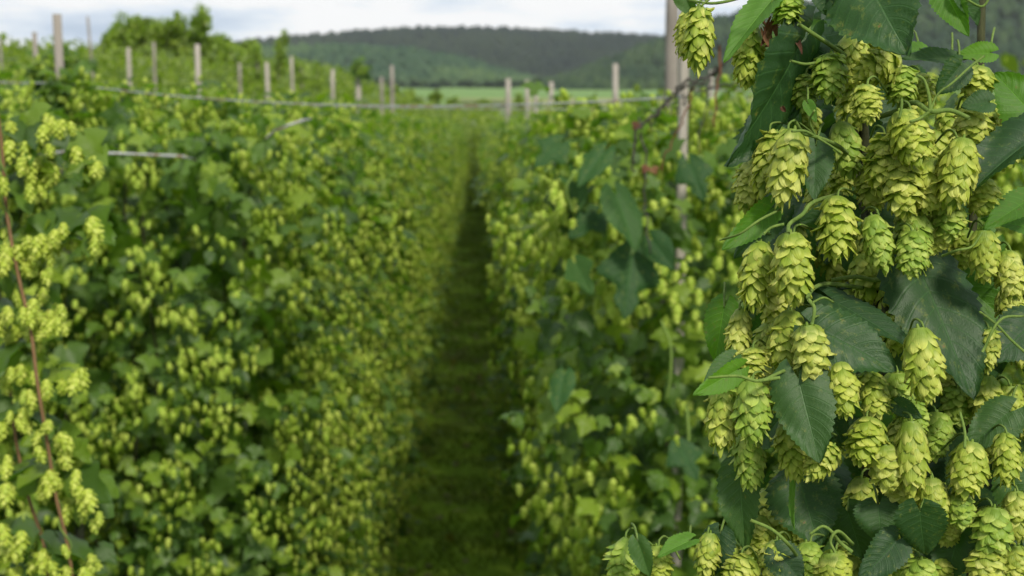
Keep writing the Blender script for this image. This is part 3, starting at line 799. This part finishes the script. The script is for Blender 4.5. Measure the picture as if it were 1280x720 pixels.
# ------------------------------------------------------------------ dead twigs hanging at the end stake
tw = empty('dead_bine', P(905, 82, 3.6), 'dark dead bine hanging in a curve beside the end stake', 'dead bine')
def loc(p): return Vector(p) - tw.location
def twig(pxs, D, r0, r1, mt, name='twig'):
    pts = spline([loc(P(x, y, D + .02 * k)) for k, (x, y) in enumerate(pxs)], 5); n = len(pts)
    pts = [p + Vector((rnd.gauss(0, 1), rnd.gauss(0, 1), rnd.gauss(0, 1))) * .0035 for p in pts]
    tube_obj(name, pts, [(r0 + (r1 - r0) * k / n) * (1 + .25 * noise.noise(Vector((k * 1.3, r0 * 900, 0)))) for k in range(n)], M[mt], tw)
twig([(925, 55), (903, 84), (880, 98), (857, 104), (838, 124), (818, 143), (797, 163), (791, 190), (793, 214)], 3.6, .0052, .0032, 'twig')
twig([(899, 84), (880, 101), (858, 107), (841, 120), (823, 138), (800, 158)], 3.57, .004, .002, 'twig')
twig([(866, 112), (858, 140), (846, 165), (832, 192), (824, 215)], 3.55, .0022, .0016, 'twig_red')
twig([(884, 40), (886, 90), (880, 140), (874, 190)], 3.5, .0018, .0014, 'twig')
twig([(901, 60), (897, 110), (893, 160)], 3.4, .003, .002, 'twig_red')
for _k in range(9):
    _x = 800 + 11 * _k; _y = 158 - 7.5 * _k; twig([(_x, _y), (_x + rnd.uniform(-8, 8), _y + rnd.choice((-9, 8, 12))), (_x + rnd.uniform(-14, 14), _y + rnd.choice((-16, 14, 20)))], 3.6, .002, .001, 'twig')
twig([(940, 96), (905, 108), (882, 112), (862, 121)], 3.5, .003, .0015, 'twig')
twig([(797, 163), (808, 200), (806, 250), (812, 320)], 3.7, .003, .002, 'twig')
for k in range(3):
    q = rot_cols(Vector((rnd.uniform(-1, 1), 0, -1)), Vector((.2, -1, .3))); p = loc(P(rnd.uniform(788, 835), rnd.uniform(150, 215), 3.6))
    link('withered_leaf', mesh_np('withered_leaf', MID_LEAF[1][0], MID_LEAF[1][1], M['withered'], MID_LEAF[1][2]) if k == 0 else bpy.data.meshes['withered_leaf'], tw, M4=m4of(m34(*q, .02, p)))

# big dark leaves on the face of the right row's end plant
face = empty('hop_shoot', P(790, 250, 3.95), 'shoot with broad dark drooping leaves on the near face of the right row', 'hop shoot')
FACE_ROW = [mesh_np('leaf', NEAR_LEAF[q][0], NEAR_LEAF[q][1], M['leaf_face'], NEAR_LEAF[q][2]) for q in (0, 3, 5)]
FACE_ME = [mesh_np('leaf', l[0], l[1], M['leaf_near'], l[2]) for l in NEAR_LEAF]
def leaf_m4(bx, by, tx, ty, wpx, D0, D1, roll=0, org=None, upw=.35):
    b = P(bx, by, D0); t_ = P(tx, ty, D1); Yv = t_ - b; Ln = Yv.length
    view = (EYE - b).normalized(); nv = (view + Vector((0, 0, upw))).normalized()
    X, Y, Z = rot_cols(Yv, nv)
    m_ = Matrix((X, Y, Z)).transposed().to_4x4() @ Matrix.Rotation(R(roll), 4, 'Y')
    ws = (wpx / FPX * (D0 + D1) / 2) / .86
    m_ = m_ @ Matrix.Diagonal((ws, Ln, ws * .9, 1)); m_.translation = b - (org or Vector((0, 0, 0)))
    return m_
for k, (bx, by, tx, ty, wp) in enumerate([(770, 245, 798, 312, 48), (790, 322, 782, 398, 50), (725, 205, 722, 262, 36), (755, 190, 722, 232, 30), (862, 205, 880, 250, 30), (745, 268, 712, 296, 34), (815, 300, 842, 335, 34), (700, 180, 668, 208, 26), (720, 330, 740, 368, 28), (705, 470, 695, 515, 30), (850, 560, 872, 600, 30)]):
    link('leaf', FACE_ROW[k % 3], face, M4=leaf_m4(bx, by, tx, ty, wp, 3.92 + .05 * (k % 3), 3.86 + .05 * (k % 3), rnd.uniform(-25, 25), face.location, .9))
tube_obj('stem', spline([P(826, 400, 3.8) - face.location, P(838, 430, 3.78) - face.location, P(838, 470, 3.78) - face.location, P(833, 500, 3.8) - face.location]), .0035, M['stem_green'], face)
tube_obj('stem', spline([P(715, 262, 3.8) - face.location, P(708, 235, 3.78) - face.location, P(722, 212, 3.8) - face.location]), .0028, M['stem_green'], face)
tube_obj('stem', spline([P(858, 505, 4.0) - face.location, P(861, 545, 3.98) - face.location, P(858, 575, 4.0) - face.location]), .004, M['stem_green'], face)

# ------------------------------------------------------------------ near bine at the left edge
def left_bine():
    D = 2.35; org = P(10, 230, D); rr = random.Random(3)
    root = empty('hop_plant', org, 'hop bine at the left edge with a brown stem and hanging tiers of pale cones', 'hop plant')
    pts = [(-6, 120), (3, 190), (8, 262), (22, 340), (38, 410), (47, 480), (58, 545), (70, 620), (86, 690), (96, 780)]
    tube_obj('bine', spline([P(x, y, D - .02 + .02 * math.sin(i)) - org for i, (x, y) in enumerate(pts)], 6), .0030, M['stem_brown'], root, 7)
    tw2 = spline([P(x, y, D) - org for x, y in pts], 16)
    tube_obj('bine', [p + Vector((math.cos(i * .55) * .0055, math.sin(i * .55) * .0055, 0)) for i, p in enumerate(tw2)], .0017, M['stem_green'], root, 5)
    tube_obj('bine', spline([P(x - 34 + 5 * math.sin(y * .02), y, D + .1) - org for x, y in pts], 5), .003, M['stem_brown'], root, 6)
    cl = [(30, 165, 8), (68, 155, 7), (18, 195, 8), (52, 205, 9), (85, 185, 5), (95, 205, 6), (15, 235, 6), (20, 285, 6), (60, 292, 10), (30, 318, 8), (100, 275, 5), (112, 290, 5), (20, 382, 8), (55, 375, 6), (78, 392, 8), (35, 408, 6), (15, 465, 7), (52, 478, 8), (80, 470, 5), (20, 520, 5), (62, 540, 7), (88, 560, 6), (60, 600, 8), (98, 610, 9), (108, 640, 5), (18, 600, 5), (15, 670, 7), (60, 690, 9), (100, 700, 6), (20, 715, 5), (-10, 330, 8), (-10, 440, 8), (-12, 560, 8)]
    for cx, cy, n in cl:
        for k in range(n):
            p = P(cx + rr.gauss(0, 13), cy + rr.gauss(0, 9), D + rr.uniform(-.06, .08)) - org; s = .038 * rr.uniform(.65, 1.15); wd = s * rr.uniform(.5, .62)
            mm = Matrix.Translation(p) @ Matrix.Rotation(rr.gauss(0, .2), 4, 'X') @ Matrix.Rotation(rr.gauss(0, .25), 4, 'Y') @ Matrix.Rotation(rr.uniform(0, 6), 4, 'Z') @ Matrix.Diagonal((wd, wd, s, 1))
            link('cone', CONE_WARM_ME[k % 2], root, M4=mm)
        for k in range(rr.choice((2, 3))):
            bx, by = cx + rr.gauss(0, 16), cy - rr.uniform(-6, 20); a = rr.uniform(-1.2, 1.2); ln = rr.uniform(28, 52)
            link('leaf', LEAF_MID_ME[k % 3], root, M4=leaf_m4(bx, by, bx + ln * math.sin(a), by + ln * math.cos(a) * .8, ln * .75, D + .05, D + rr.uniform(-.05, .08), rr.uniform(-40, 40), org, .9))
left_bine()

# ------------------------------------------------------------------ the sharp foreground bine
FD = 1.06
org = P(1090, 100, 1.18)
fore = empty('hop_plant', org, 'large hop bine in sharp focus at the right, hung with heavy clusters of ripe cones', 'hop plant')
NL_ME = FACE_ME
NLB_ME = [mesh_np('leaf', l[0], l[1], M['leaf_bright'], l[2]) for l in NEAR_LEAF]
# (base x,y, tip x,y, width, depth, depth tip, variant, bright, roll)
LEAVES = [
 (1080, -34, 1128, 62, 118, .99, .95, 0, 0, 10), (1000, 55, 922, 212, 112, 1.04, 1.02, 0, 0, -18), (1010, 62, 985, 150, 60, 1.07, 1.06, 1, 0, 10),
 (968, -4, 903, 74, 44, 1.02, 1.0, 1, 1, 25), (1180, -14, 1208, 42, 40, 1.0, .98, 4, 1, 20), (1198, -6, 1226, 30, 30, .99, .99, 4, 0, -20),
 (1020, 183, 1018, 248, 42, 1.0, .98, 0, 0, 0), (1190, 75, 1128, 70, 30, 1.02, 1.02, 1, 0, 40), (1200, 82, 1172, 118, 36, 1.0, 1.0, 1, 0, -20), (1238, 66, 1196, 68, 26, 1.02, 1.02, 1, 1, 20),
 (1296, 150, 1245, 88, 62, .99, 1.0, 0, 1, 10), (1300, 168, 1206, 230, 72, .98, .98, 4, 0, 30), (1236, 128, 1202, 132, 30, .98, .98, 1, 0, 10), (1285, 250, 1232, 284, 38, 1.03, 1.0, 1, 1, -10), (1290, 285, 1228, 272, 30, 1.05, 1.04, 1, 1, 0),
 (1168, 325, 1262, 402, 72, 1.12, 1.1, 0, 1, 0), (1148, 335, 1222, 492, 108, 1.06, 1.0, 0, 0, -14), (1042, 376, 1142, 430, 48, 1.02, .98, 0, 0, -25), (1022, 412, 1122, 460, 76, .98, .96, 0, 0, 0),
 (998, 473, 1024, 578, 72, .97, .95, 0, 0, 5), (1030, 520, 1062, 560, 44, 1.02, 1.02, 2, 0, 0), (962, 262, 904, 312, 34, 1.01, .99, 1, 1, -25), (965, 275, 918, 322, 34, 1.04, 1.03, 1, 0, -10), (1060, 262, 1000, 276, 36, 1.06, 1.06, 2, 0, 0),
 (922, 462, 868, 494, 30, .98, .96, 1, 1, -30), (915, 448, 880, 478, 24, .99, .98, 1, 0, 20), (1290, 405, 1240, 450, 62, 1.04, 1.02, 0, 0, 0), (1262, 515, 1208, 560, 52, 1.02, 1.02, 0, 0, 0),
 (1150, 638, 1156, 702, 58, .96, .97, 2, 0, 10), (1098, 632, 1102, 676, 56, 1.0, .99, 2, 0, 0), (1120, 676, 1074, 728, 44, .98, .97, 1, 0, -20), (1000, 602, 1024, 682, 86, 1.05, 1.03, 0, 0, 0),
 (994, 592, 990, 662, 14, 1.0, 1.0, 4, 1, 60), (925, 590, 930, 690, 52, 1.04, 1.04, 1, 0, 20), (862, 676, 822, 694, 28, .99, .98, 1, 1, 20), (798, 678, 812, 722, 26, .96, .96, 4, 0, 10),
 (1210, 560, 1188, 622, 40, 1.06, 1.05, 1, 0, 0), (1200, 668, 1178, 726, 60, 1.02, 1.02, 0, 0, 10), (900, 668, 888, 722, 40, 1.02, 1.02, 0, 0, 10), (972, 690, 1004, 728, 42, .99, .98, 0, 0, 0),
 (1150, 62, 1108, 66, 26, 1.06, 1.06, 1, 1, 20), (1122, 506, 1152, 522, 22, .99, .98, 1, 0, 10), (1240, 300, 1205, 340, 40, 1.12, 1.12, 0, 1, 0), (855, -8, 866, 20, 26, 1.03, 1.03, 4, 0, 20), (1032, -20, 1030, 18, 34, 1.0, 1.0, 4, 0, 15),
 (1090, 455, 1062, 500, 30, 1.1, 1.1, 0, 0, 0), (1180, 505, 1196, 560, 40, 1.1, 1.1, 0, 0, 0), (1230, 350, 1296, 330, 40, 1.12, 1.1, 0, 0, 0), (905, 385, 893, 452, 40, 1.1, 1.1, 0, 1, 0), (950, 150, 945, 196, 36, 1.12, 1.1, 0, 0, 10),
 (1010, 130, 1020, 152, 14, .99, .98, 1, 1, 0), (1262, 600, 1296, 660, 50, 1.06, 1.06, 0, 0, 0), (1126, 205, 1110, 250, 40, 1.1, 1.1, 0, 0, 0), (1270, 690, 1240, 740, 50, 1.02, 1.02, 0, 0, 0), (1060, 640, 1080, 700, 50, 1.06, 1.06, 0, 0, 0)]
for bx, by, tx, ty, wp, d0, d1, v, br, roll in LEAVES:
    link('leaf', (NLB_ME if br else NL_ME)[v], fore, M4=leaf_m4(bx, by, tx, ty, wp, d0 + .04, d1 + .04, roll, org, -1.1 if wp == 112 else rnd.uniform(-.1, .6)))
    # petiole
    b = P(bx, by, d0 + .04); e = P(bx + rnd.uniform(-14, 14), by - rnd.uniform(14, 34), d0 + .10)
    tube_obj('petiole', spline([b - org, b.lerp(e, .5) - org + Vector((0, 0, .004)), e - org], 4), .0010, M['stem_green'], fore, 5)
# leaves hidden behind, filling the shade
def inside(px, py):
    lx = np.interp(py, [0, 60, 100, 200, 300, 400, 500, 560, 600, 640, 700, 760], [1040, 1010, 960, 950, 935, 930, 925, 940, 955, 945, 900, 880])
    if px < lx + 12: return False
    if px > 1120 and py < 100 + (px > 1230) * 40: return False
    if px > 1235 and 215 < py < 330: return False
    return True
rf = random.Random(9); k = 0
while k < 230:
    px, py = rf.uniform(900, 1420), rf.uniform(20, 860)
    if not inside(px, py): continue
    a = rf.uniform(-1.1, 1.1); ln = rf.uniform(50, 105); D = rf.uniform(1.17, 1.5)
    link('leaf', NL_ME[rf.randrange(6)], fore, M4=leaf_m4(px, py - ln / 2, px + math.sin(a) * ln * .6, py - ln / 2 + math.cos(a) * ln, ln * .8, D, D + rf.uniform(-.04, .04), rf.uniform(-50, 50), org, .6)); k += 1

# cones: (x, y centre, length px, width px, tilt deg clockwise positive = tip to the left, depth)
CONES = [
 (873, 50, 86, 38, 3, 1.01), (857, 42, 62, 26, 6, 1.05), (936, 70, 78, 40, 6, 1.03), (984, 10, 52, 40, 4, 1.0), (1037, 97, 60, 44, 4, 1.0), (1006, 116, 46, 34, 6, 1.03), (1064, 76, 66, 46, 0, 1.04),
 (1096, 84, 62, 46, 62, .98), (1083, 131, 50, 38, -8, .94), (1126, 108, 52, 42, 4, 1.0), (1222, 104, 44, 42, 14, .99), (1092, 40, 60, 46, -8, 1.06), (1150, 112, 40, 36, -20, 1.03),
 (984, 210, 98, 50, 10, .96), (961, 205, 86, 42, 16, 1.0), (937, 232, 66, 40, 12, 1.04), (950, 180, 60, 40, 10, 1.07), (1057, 188, 72, 42, -12, 1.02), (1138, 174, 76, 52, -18, .95), (1106, 205, 76, 50, 12, .98), (1196, 218, 92, 50, 10, .96), (1214, 162, 62, 44, 6, .98), (1228, 246, 48, 42, 2, 1.0),
 (1128, 236, 74, 52, -4, .97), (1160, 232, 70, 50, 6, .98), (1182, 272, 60, 50, -6, 1.0), (1092, 232, 60, 46, 4, 1.02),
 (1046, 287, 84, 50, 2, .97), (1098, 305, 74, 38, -12, .97), (1141, 300, 90, 50, 0, .99), (1166, 284, 66, 50, -8, 1.01), (1140, 318, 58, 40, 6, .96), (1150, 200, 70, 46, -6, .99),
 (945, 345, 88, 44, 10, .98), (991, 336, 92, 50, -4, .95), (970, 372, 76, 52, 4, 1.01), (1230, 320, 68, 40, -6, .99), (1263, 346, 66, 38, -6, .99), (1205, 312, 50, 40, 10, 1.08),
 (923, 420, 70, 32, 8, 1.0), (984, 428, 80, 50, 8, .98), (1014, 442, 74, 46, -10, .95), (1154, 456, 94, 50, -8, .94), (940, 456, 42, 38, 8, .98), (960, 430, 56, 40, 8, 1.06), (1236, 438, 54, 28, 4, 1.01), (1262, 385, 50, 36, -6, 1.05), (1120, 415, 56, 40, 0, 1.08),
 (904, 522, 90, 42, 6, .97), (940, 516, 84, 46, -2, .95), (936, 575, 74, 40, -6, 1.0), (1053, 487, 70, 44, -4, .95), (1091, 496, 64, 38, -8, .97), (1122, 492, 56, 40, -4, 1.0), (960, 488, 60, 44, 4, 1.03), (984, 490, 50, 40, -6, 1.06),
 (990, 562, 78, 42, -8, .98), (1026, 578, 56, 34, 38, .95), (1082, 552, 62, 50, 18, .96), (1110, 584, 64, 48, -12, .96), (1140, 572, 94, 42, -2, .95), (1124, 606, 54, 42, -6, .98), (1210, 588, 72, 50, 10, .96), (1258, 575, 68, 36, 2, .97), (1170, 545, 60, 44, 4, 1.05), (1142, 524, 46, 38, -4, .99), (1232, 498, 60, 40, 0, 1.06), (1196, 510, 54, 42, 0, 1.08), (1262, 508, 54, 36, 0, 1.07), (1176, 470, 50, 40, 0, 1.1),
 (1166, 628, 62, 42, -4, .97), (1200, 638, 46, 36, -12, .97), (1184, 662, 42, 34, -4, 1.0), (1240, 668, 70, 48, 4, .97), (1272, 645, 62, 42, -4, .98), (1232, 712, 54, 48, 6, .97), (1268, 706, 50, 42, 0, 1.0), (1206, 680, 50, 40, 8, 1.04), (1076, 626, 60, 42, 0, 1.07),
 (781, 702, 62, 44, 14, .98), (822, 706, 50, 36, -4, .99), (800, 712, 50, 40, 6, 1.02), (884, 694, 58, 32, 8, 1.0), (926, 716, 46, 46, 40, .98), (970, 702, 54, 44, 12, .98), (1012, 704, 54, 38, -8, .98), (1044, 712, 50, 44, -14, .97), (1150, 722, 50, 46, 4, .97), (946, 672, 56, 42, 6, 1.05), (1122, 700, 50, 34, -4, 1.0), (1180, 716, 44, 40, 6, 1.01), (960, 640, 60, 42, 4, 1.09)]
cone_tops = []
ry = random.Random(4)
def cone_m4(cx, cy, ln, wd, tilt, D):
    c = P(cx, cy, D); L_ = ln / FPX * D; W_ = wd / FPX * D
    ax = CM.to_3x3() @ Vector((0, 1, 0)); dep = CM.to_3x3() @ Vector((0, 0, 1)); right = CM.to_3x3() @ Vector((1, 0, 0))
    Z = (ax * math.cos(R(tilt)) + right * math.sin(R(tilt))).normalized()
    Z = (Z + dep * ry.uniform(-.25, .22)).normalized()
    Y = Z.cross(right).normalized(); X = Y.cross(Z)
    m_ = Matrix((X, Y, Z)).transposed().to_4x4() @ Matrix.Rotation(ry.uniform(0, 6.28), 4, 'Z') @ Matrix.Diagonal((W_ * .92, W_ * .92, L_, 1))
    m_.translation = c + Z * L_ * .5 - org
    return m_, c + Z * L_ * .5
for i, (cx, cy, ln, wd, tl, D) in enumerate(CONES):
    m_, top = cone_m4(cx, cy, ln, wd, tl, D + .06)
    core = link('hop_cone', CORE_ME, fore, M4=m_); cone_tops.append((cx, cy - ln * .5, D + .06))
    BRACT_ME = BRACT_SETS[(i * 5 + int(cy)) % 4]
    for kind, bm4 in LAYOUT[(i * 7 + int(cx)) % 6]:
        j = Matrix.Rotation(ry.uniform(-.06, .06), 4, 'Z') @ bm4
        o = bpy.data.objects.new('bract', BRACT_ME[kind]); col.objects.link(o); o.parent = core; o.matrix_local = j
# shaded cones further inside
FULL_ME = [mesh_np('hop_cone', c[0], c[1], M['bract'], c[2]) for c in CONE_FULL]
k = 0
while k < 150:
    px, py = rf.uniform(900, 1400), rf.uniform(60, 850)
    if not inside(px, py): continue
    ln = rf.uniform(48, 76); D = rf.uniform(1.12, 1.3)
    m_, top = cone_m4(px, py, ln / D * 1.06, ln * .6, rf.gauss(0, 9), D); link('hop_cone', FULL_ME[k % 2], fore, M4=m_); k += 1

# stems
def stem(pts, r0, r1, mt='stem_green', name='stem', sides=7):
    sp = spline([P(x, y, d) - org for x, y, d in pts], 6); n = len(sp)
    tube_obj(name, sp, [r0 + (r1 - r0) * q / (n - 1) for q in range(n)], M[mt], fore, sides)
stem([(1070, -260, 1.2), (1074, -60, 1.17), (1079, 20, 1.12), (1074, 60, 1.14), (1082, 200, 1.2), (1096, 380, 1.16), (1086, 560, 1.2), (1094, 760, 1.2), (1090, 1100, 1.22), (1094, 1700, 1.25)], .0042, .0048, 'stem_dark', 'bine')
stem([(1066, -160, 1.18), (1068, -20, 1.13), (1075, 70, 1.15), (1070, 220, 1.2), (1108, 400, 1.14), (1080, 600, 1.2), (1098, 800, 1.2)], .003, .003, 'stem_dark', 'bine')
stem([(1230, -200, 1.25), (1225, 100, 1.22), (1215, 300, 1.2), (1205, 500, 1.2), (1215, 800, 1.2), (1215, 1700, 1.25)], .0035, .004, 'stem_dark', 'bine')
stem([(998, 30, 1.03), (1022, 46, 1.04), (1052, 66, 1.08), (1074, 84, 1.14)], .0014, .002)
stem([(988, 76, 1.04), (1010, 80, 1.05), (1040, 72, 1.08), (1070, 60, 1.13)], .0010, .0014)
stem([(1212, 148, .99), (1188, 138, 1.0), (1163, 139, 1.0), (1142, 128, 1.02), (1118, 140, 1.08), (1085, 150, 1.17)], .0016, .0022)
stem([(1163, 139, 1.0), (1161, 118, 1.0), (1155, 100, 1.0), (1146, 94, 1.0)], .0013, .001)
stem([(1163, 139, 1.0), (1150, 148, 1.0), (1138, 152, .99)], .0013, .001)
stem([(1163, 139, 1.0), (1172, 118, 1.0), (1190, 104, 1.0), (1212, 84, 1.02), (1230, 70, 1.03)], .0008, .0008)
stem([(1127, 122, 1.0), (1127, 134, 1.0), (1124, 148, 1.0)], .001, .001)
stem([(993, 150, .99), (1004, 166, 1.0), (1020, 171, 1.0), (1050, 184, 1.04), (1078, 210, 1.16)], .0012, .0018)
stem([(1020, 171, 1.0), (1012, 152, .99), (1018, 138, .98)], .0009, .0008)
stem([(1020, 171, 1.0), (1006, 164, .99), (990, 164, .98)], .0011, .001)
stem([(1020, 171, 1.0), (1038, 182, 1.0), (1052, 192, 1.0)], .0008, .0006)
stem([(985, 292, .98), (987, 280, 1.0), (1003, 268, 1.0), (1018, 252, 1.02), (1060, 240, 1.14)], .0014, .0016)
stem([(955, 292, 1.0), (965, 284, 1.0), (980, 280, 1.0)], .0009, .0011)
stem([(1015, 405, .99), (1018, 385, .99), (1010, 370, 1.0), (1030, 355, 1.06), (1080, 360, 1.15)], .0012, .0018)
stem([(1016, 378, .99), (1030, 372, .99), (1042, 378, 1.0)], .0008, .0008)
stem([(885, 472, .98), (922, 470, .98), (950, 476, .98), (985, 462, 1.02), (1040, 450, 1.14)], .0009, .0015)
stem([(950, 476, .98), (962, 474, .98), (975, 472, .98)], .0013, .0013)
stem([(1228, 440, 1.0), (1250, 400, 1.0), (1280, 395, 1.04)], .0010, .0010)
stem([(1225, 390, 1.02), (1246, 406, 1.0), (1264, 425, 1.0), (1290, 448, .99)], .0009, .0010)
stem([(1178, 320, 1.02), (1196, 313, 1.0), (1215, 308, 1.0), (1228, 290, 1.0)], .0010, .0008)
stem([(1065, 690, .99), (1050, 678, .99), (1040, 665, .98), (1028, 658, .98), (1012, 668, .98)], .0014, .0009)
stem([(1044, 690, .98), (1038, 676, .98), (1048, 664, .98), (1066, 680, 1.0)], .0009, .0014)
stem([(938, 650, 1.0), (965, 662, 1.0), (985, 680, 1.0), (1000, 700, 1.04)], .0013, .0013)
stem([(1200, 515, 1.0), (1206, 540, .99), (1206, 560, .98)], .0010, .0010)
stem([(1120, 340, 1.1), (1095, 350, 1.12), (1070, 346, 1.12), (1040, 350, 1.12)], .002, .0016)
stem([(900, 300, 1.02), (925, 292, 1.0), (948, 276, 1.0), (975, 262, 1.03)], .0008, .0010)
stem([(1240, -10, 1.02), (1228, 8, 1.02), (1206, -2, 1.02)], .0009, .0009)
stem([(905, -14, 1.0), (885, 0, 1.0), (876, 8, 1.0)], .0010, .0009)
stem([(985, -30, 1.0), (940, -8, 1.02), (895, 4, 1.02), (860, 0, 1.04)], .0013, .0010)
for cx, cy, D in cone_tops:     # a pedicel from each cone up and back into the bush
    side = -1 if cx > 1085 else 1
    e = (cx + side * rnd.uniform(18, 34), cy + rnd.uniform(-8, 12), D + .06)
    if cx < 880: e = (cx + rnd.uniform(4, 14), cy - 24, D + .01)
    if 740 < cx < 860: e = (cx + rnd.uniform(16, 40), cy + rnd.uniform(10, 26), D + .02)
    stem([(cx + 1, cy + 2, D), (cx + side * 3, cy - 7, D + .004), (cx + side * 12, cy - 9, D + .02), e], .0009, .0009, 'stem_green', 'pedicel', 5)
# withered reddish leaves in the top left of the bine
WM = mesh_np('withered_leaf', *NEAR_LEAF[4][:2], M['withered'], NEAR_LEAF[4][2])
for bx, by, tx, ty, wp in [(962, 28, 952, 58, 12), (970, 30, 982, 64, 12), (985, 34, 998, 56, 14), (955, 40, 966, 66, 10), (990, 40, 1004, 68, 10), (975, 45, 972, 62, 10), (978, 134, 982, 140, 6)]:
    link('withered_leaf', WM, fore, M4=leaf_m4(bx, by, tx, ty, wp, 1.07, 1.07, rnd.uniform(-60, 60), org, .1))
for a_, b_ in [((950, 20), (965, 60)), ((985, 25), (970, 60)), ((940, 60), (1000, 50))]:
    stem([(a_[0], a_[1], 1.09), ((a_[0] + b_[0]) / 2 + 5, (a_[1] + b_[1]) / 2, 1.08), (b_[0], b_[1], 1.09)], .0010, .0006, 'twig_red', 'dry_stalk')
print('objects', len(bpy.data.objects), 'row plants', count)

# ------------------------------------------------------------------ haze over the valley
def haze():
    x0, x1, y0, y1, z0, z1 = -2300, 2300, -60, 3080, -14, 175
    V = [(x, y, z) for z in (z0, z1) for y in (y0, y1) for x in (x0, x1)]
    F = [(0, 2, 3, 1), (4, 5, 7, 6), (0, 1, 5, 4), (2, 6, 7, 3), (0, 4, 6, 2), (1, 3, 7, 5)]
    m = bpy.data.materials.new('haze_air'); m.use_nodes = True; t = m.node_tree; t.nodes.clear()
    v = N(t, 'ShaderNodeVolumePrincipled', i_Density=HAZE); v.inputs['Color'].default_value = (.86, .92, 1, 1); v.inputs['Anisotropy'].default_value = .2
    t.links.new(v.outputs[0], N(t, 'ShaderNodeOutputMaterial').inputs['Volume'])
    link('haze', mesh_np('haze', V, F, m, smooth=False), kind='stuff', label='thin pale haze veiling the wooded hills and the valley', cat='haze')
haze()
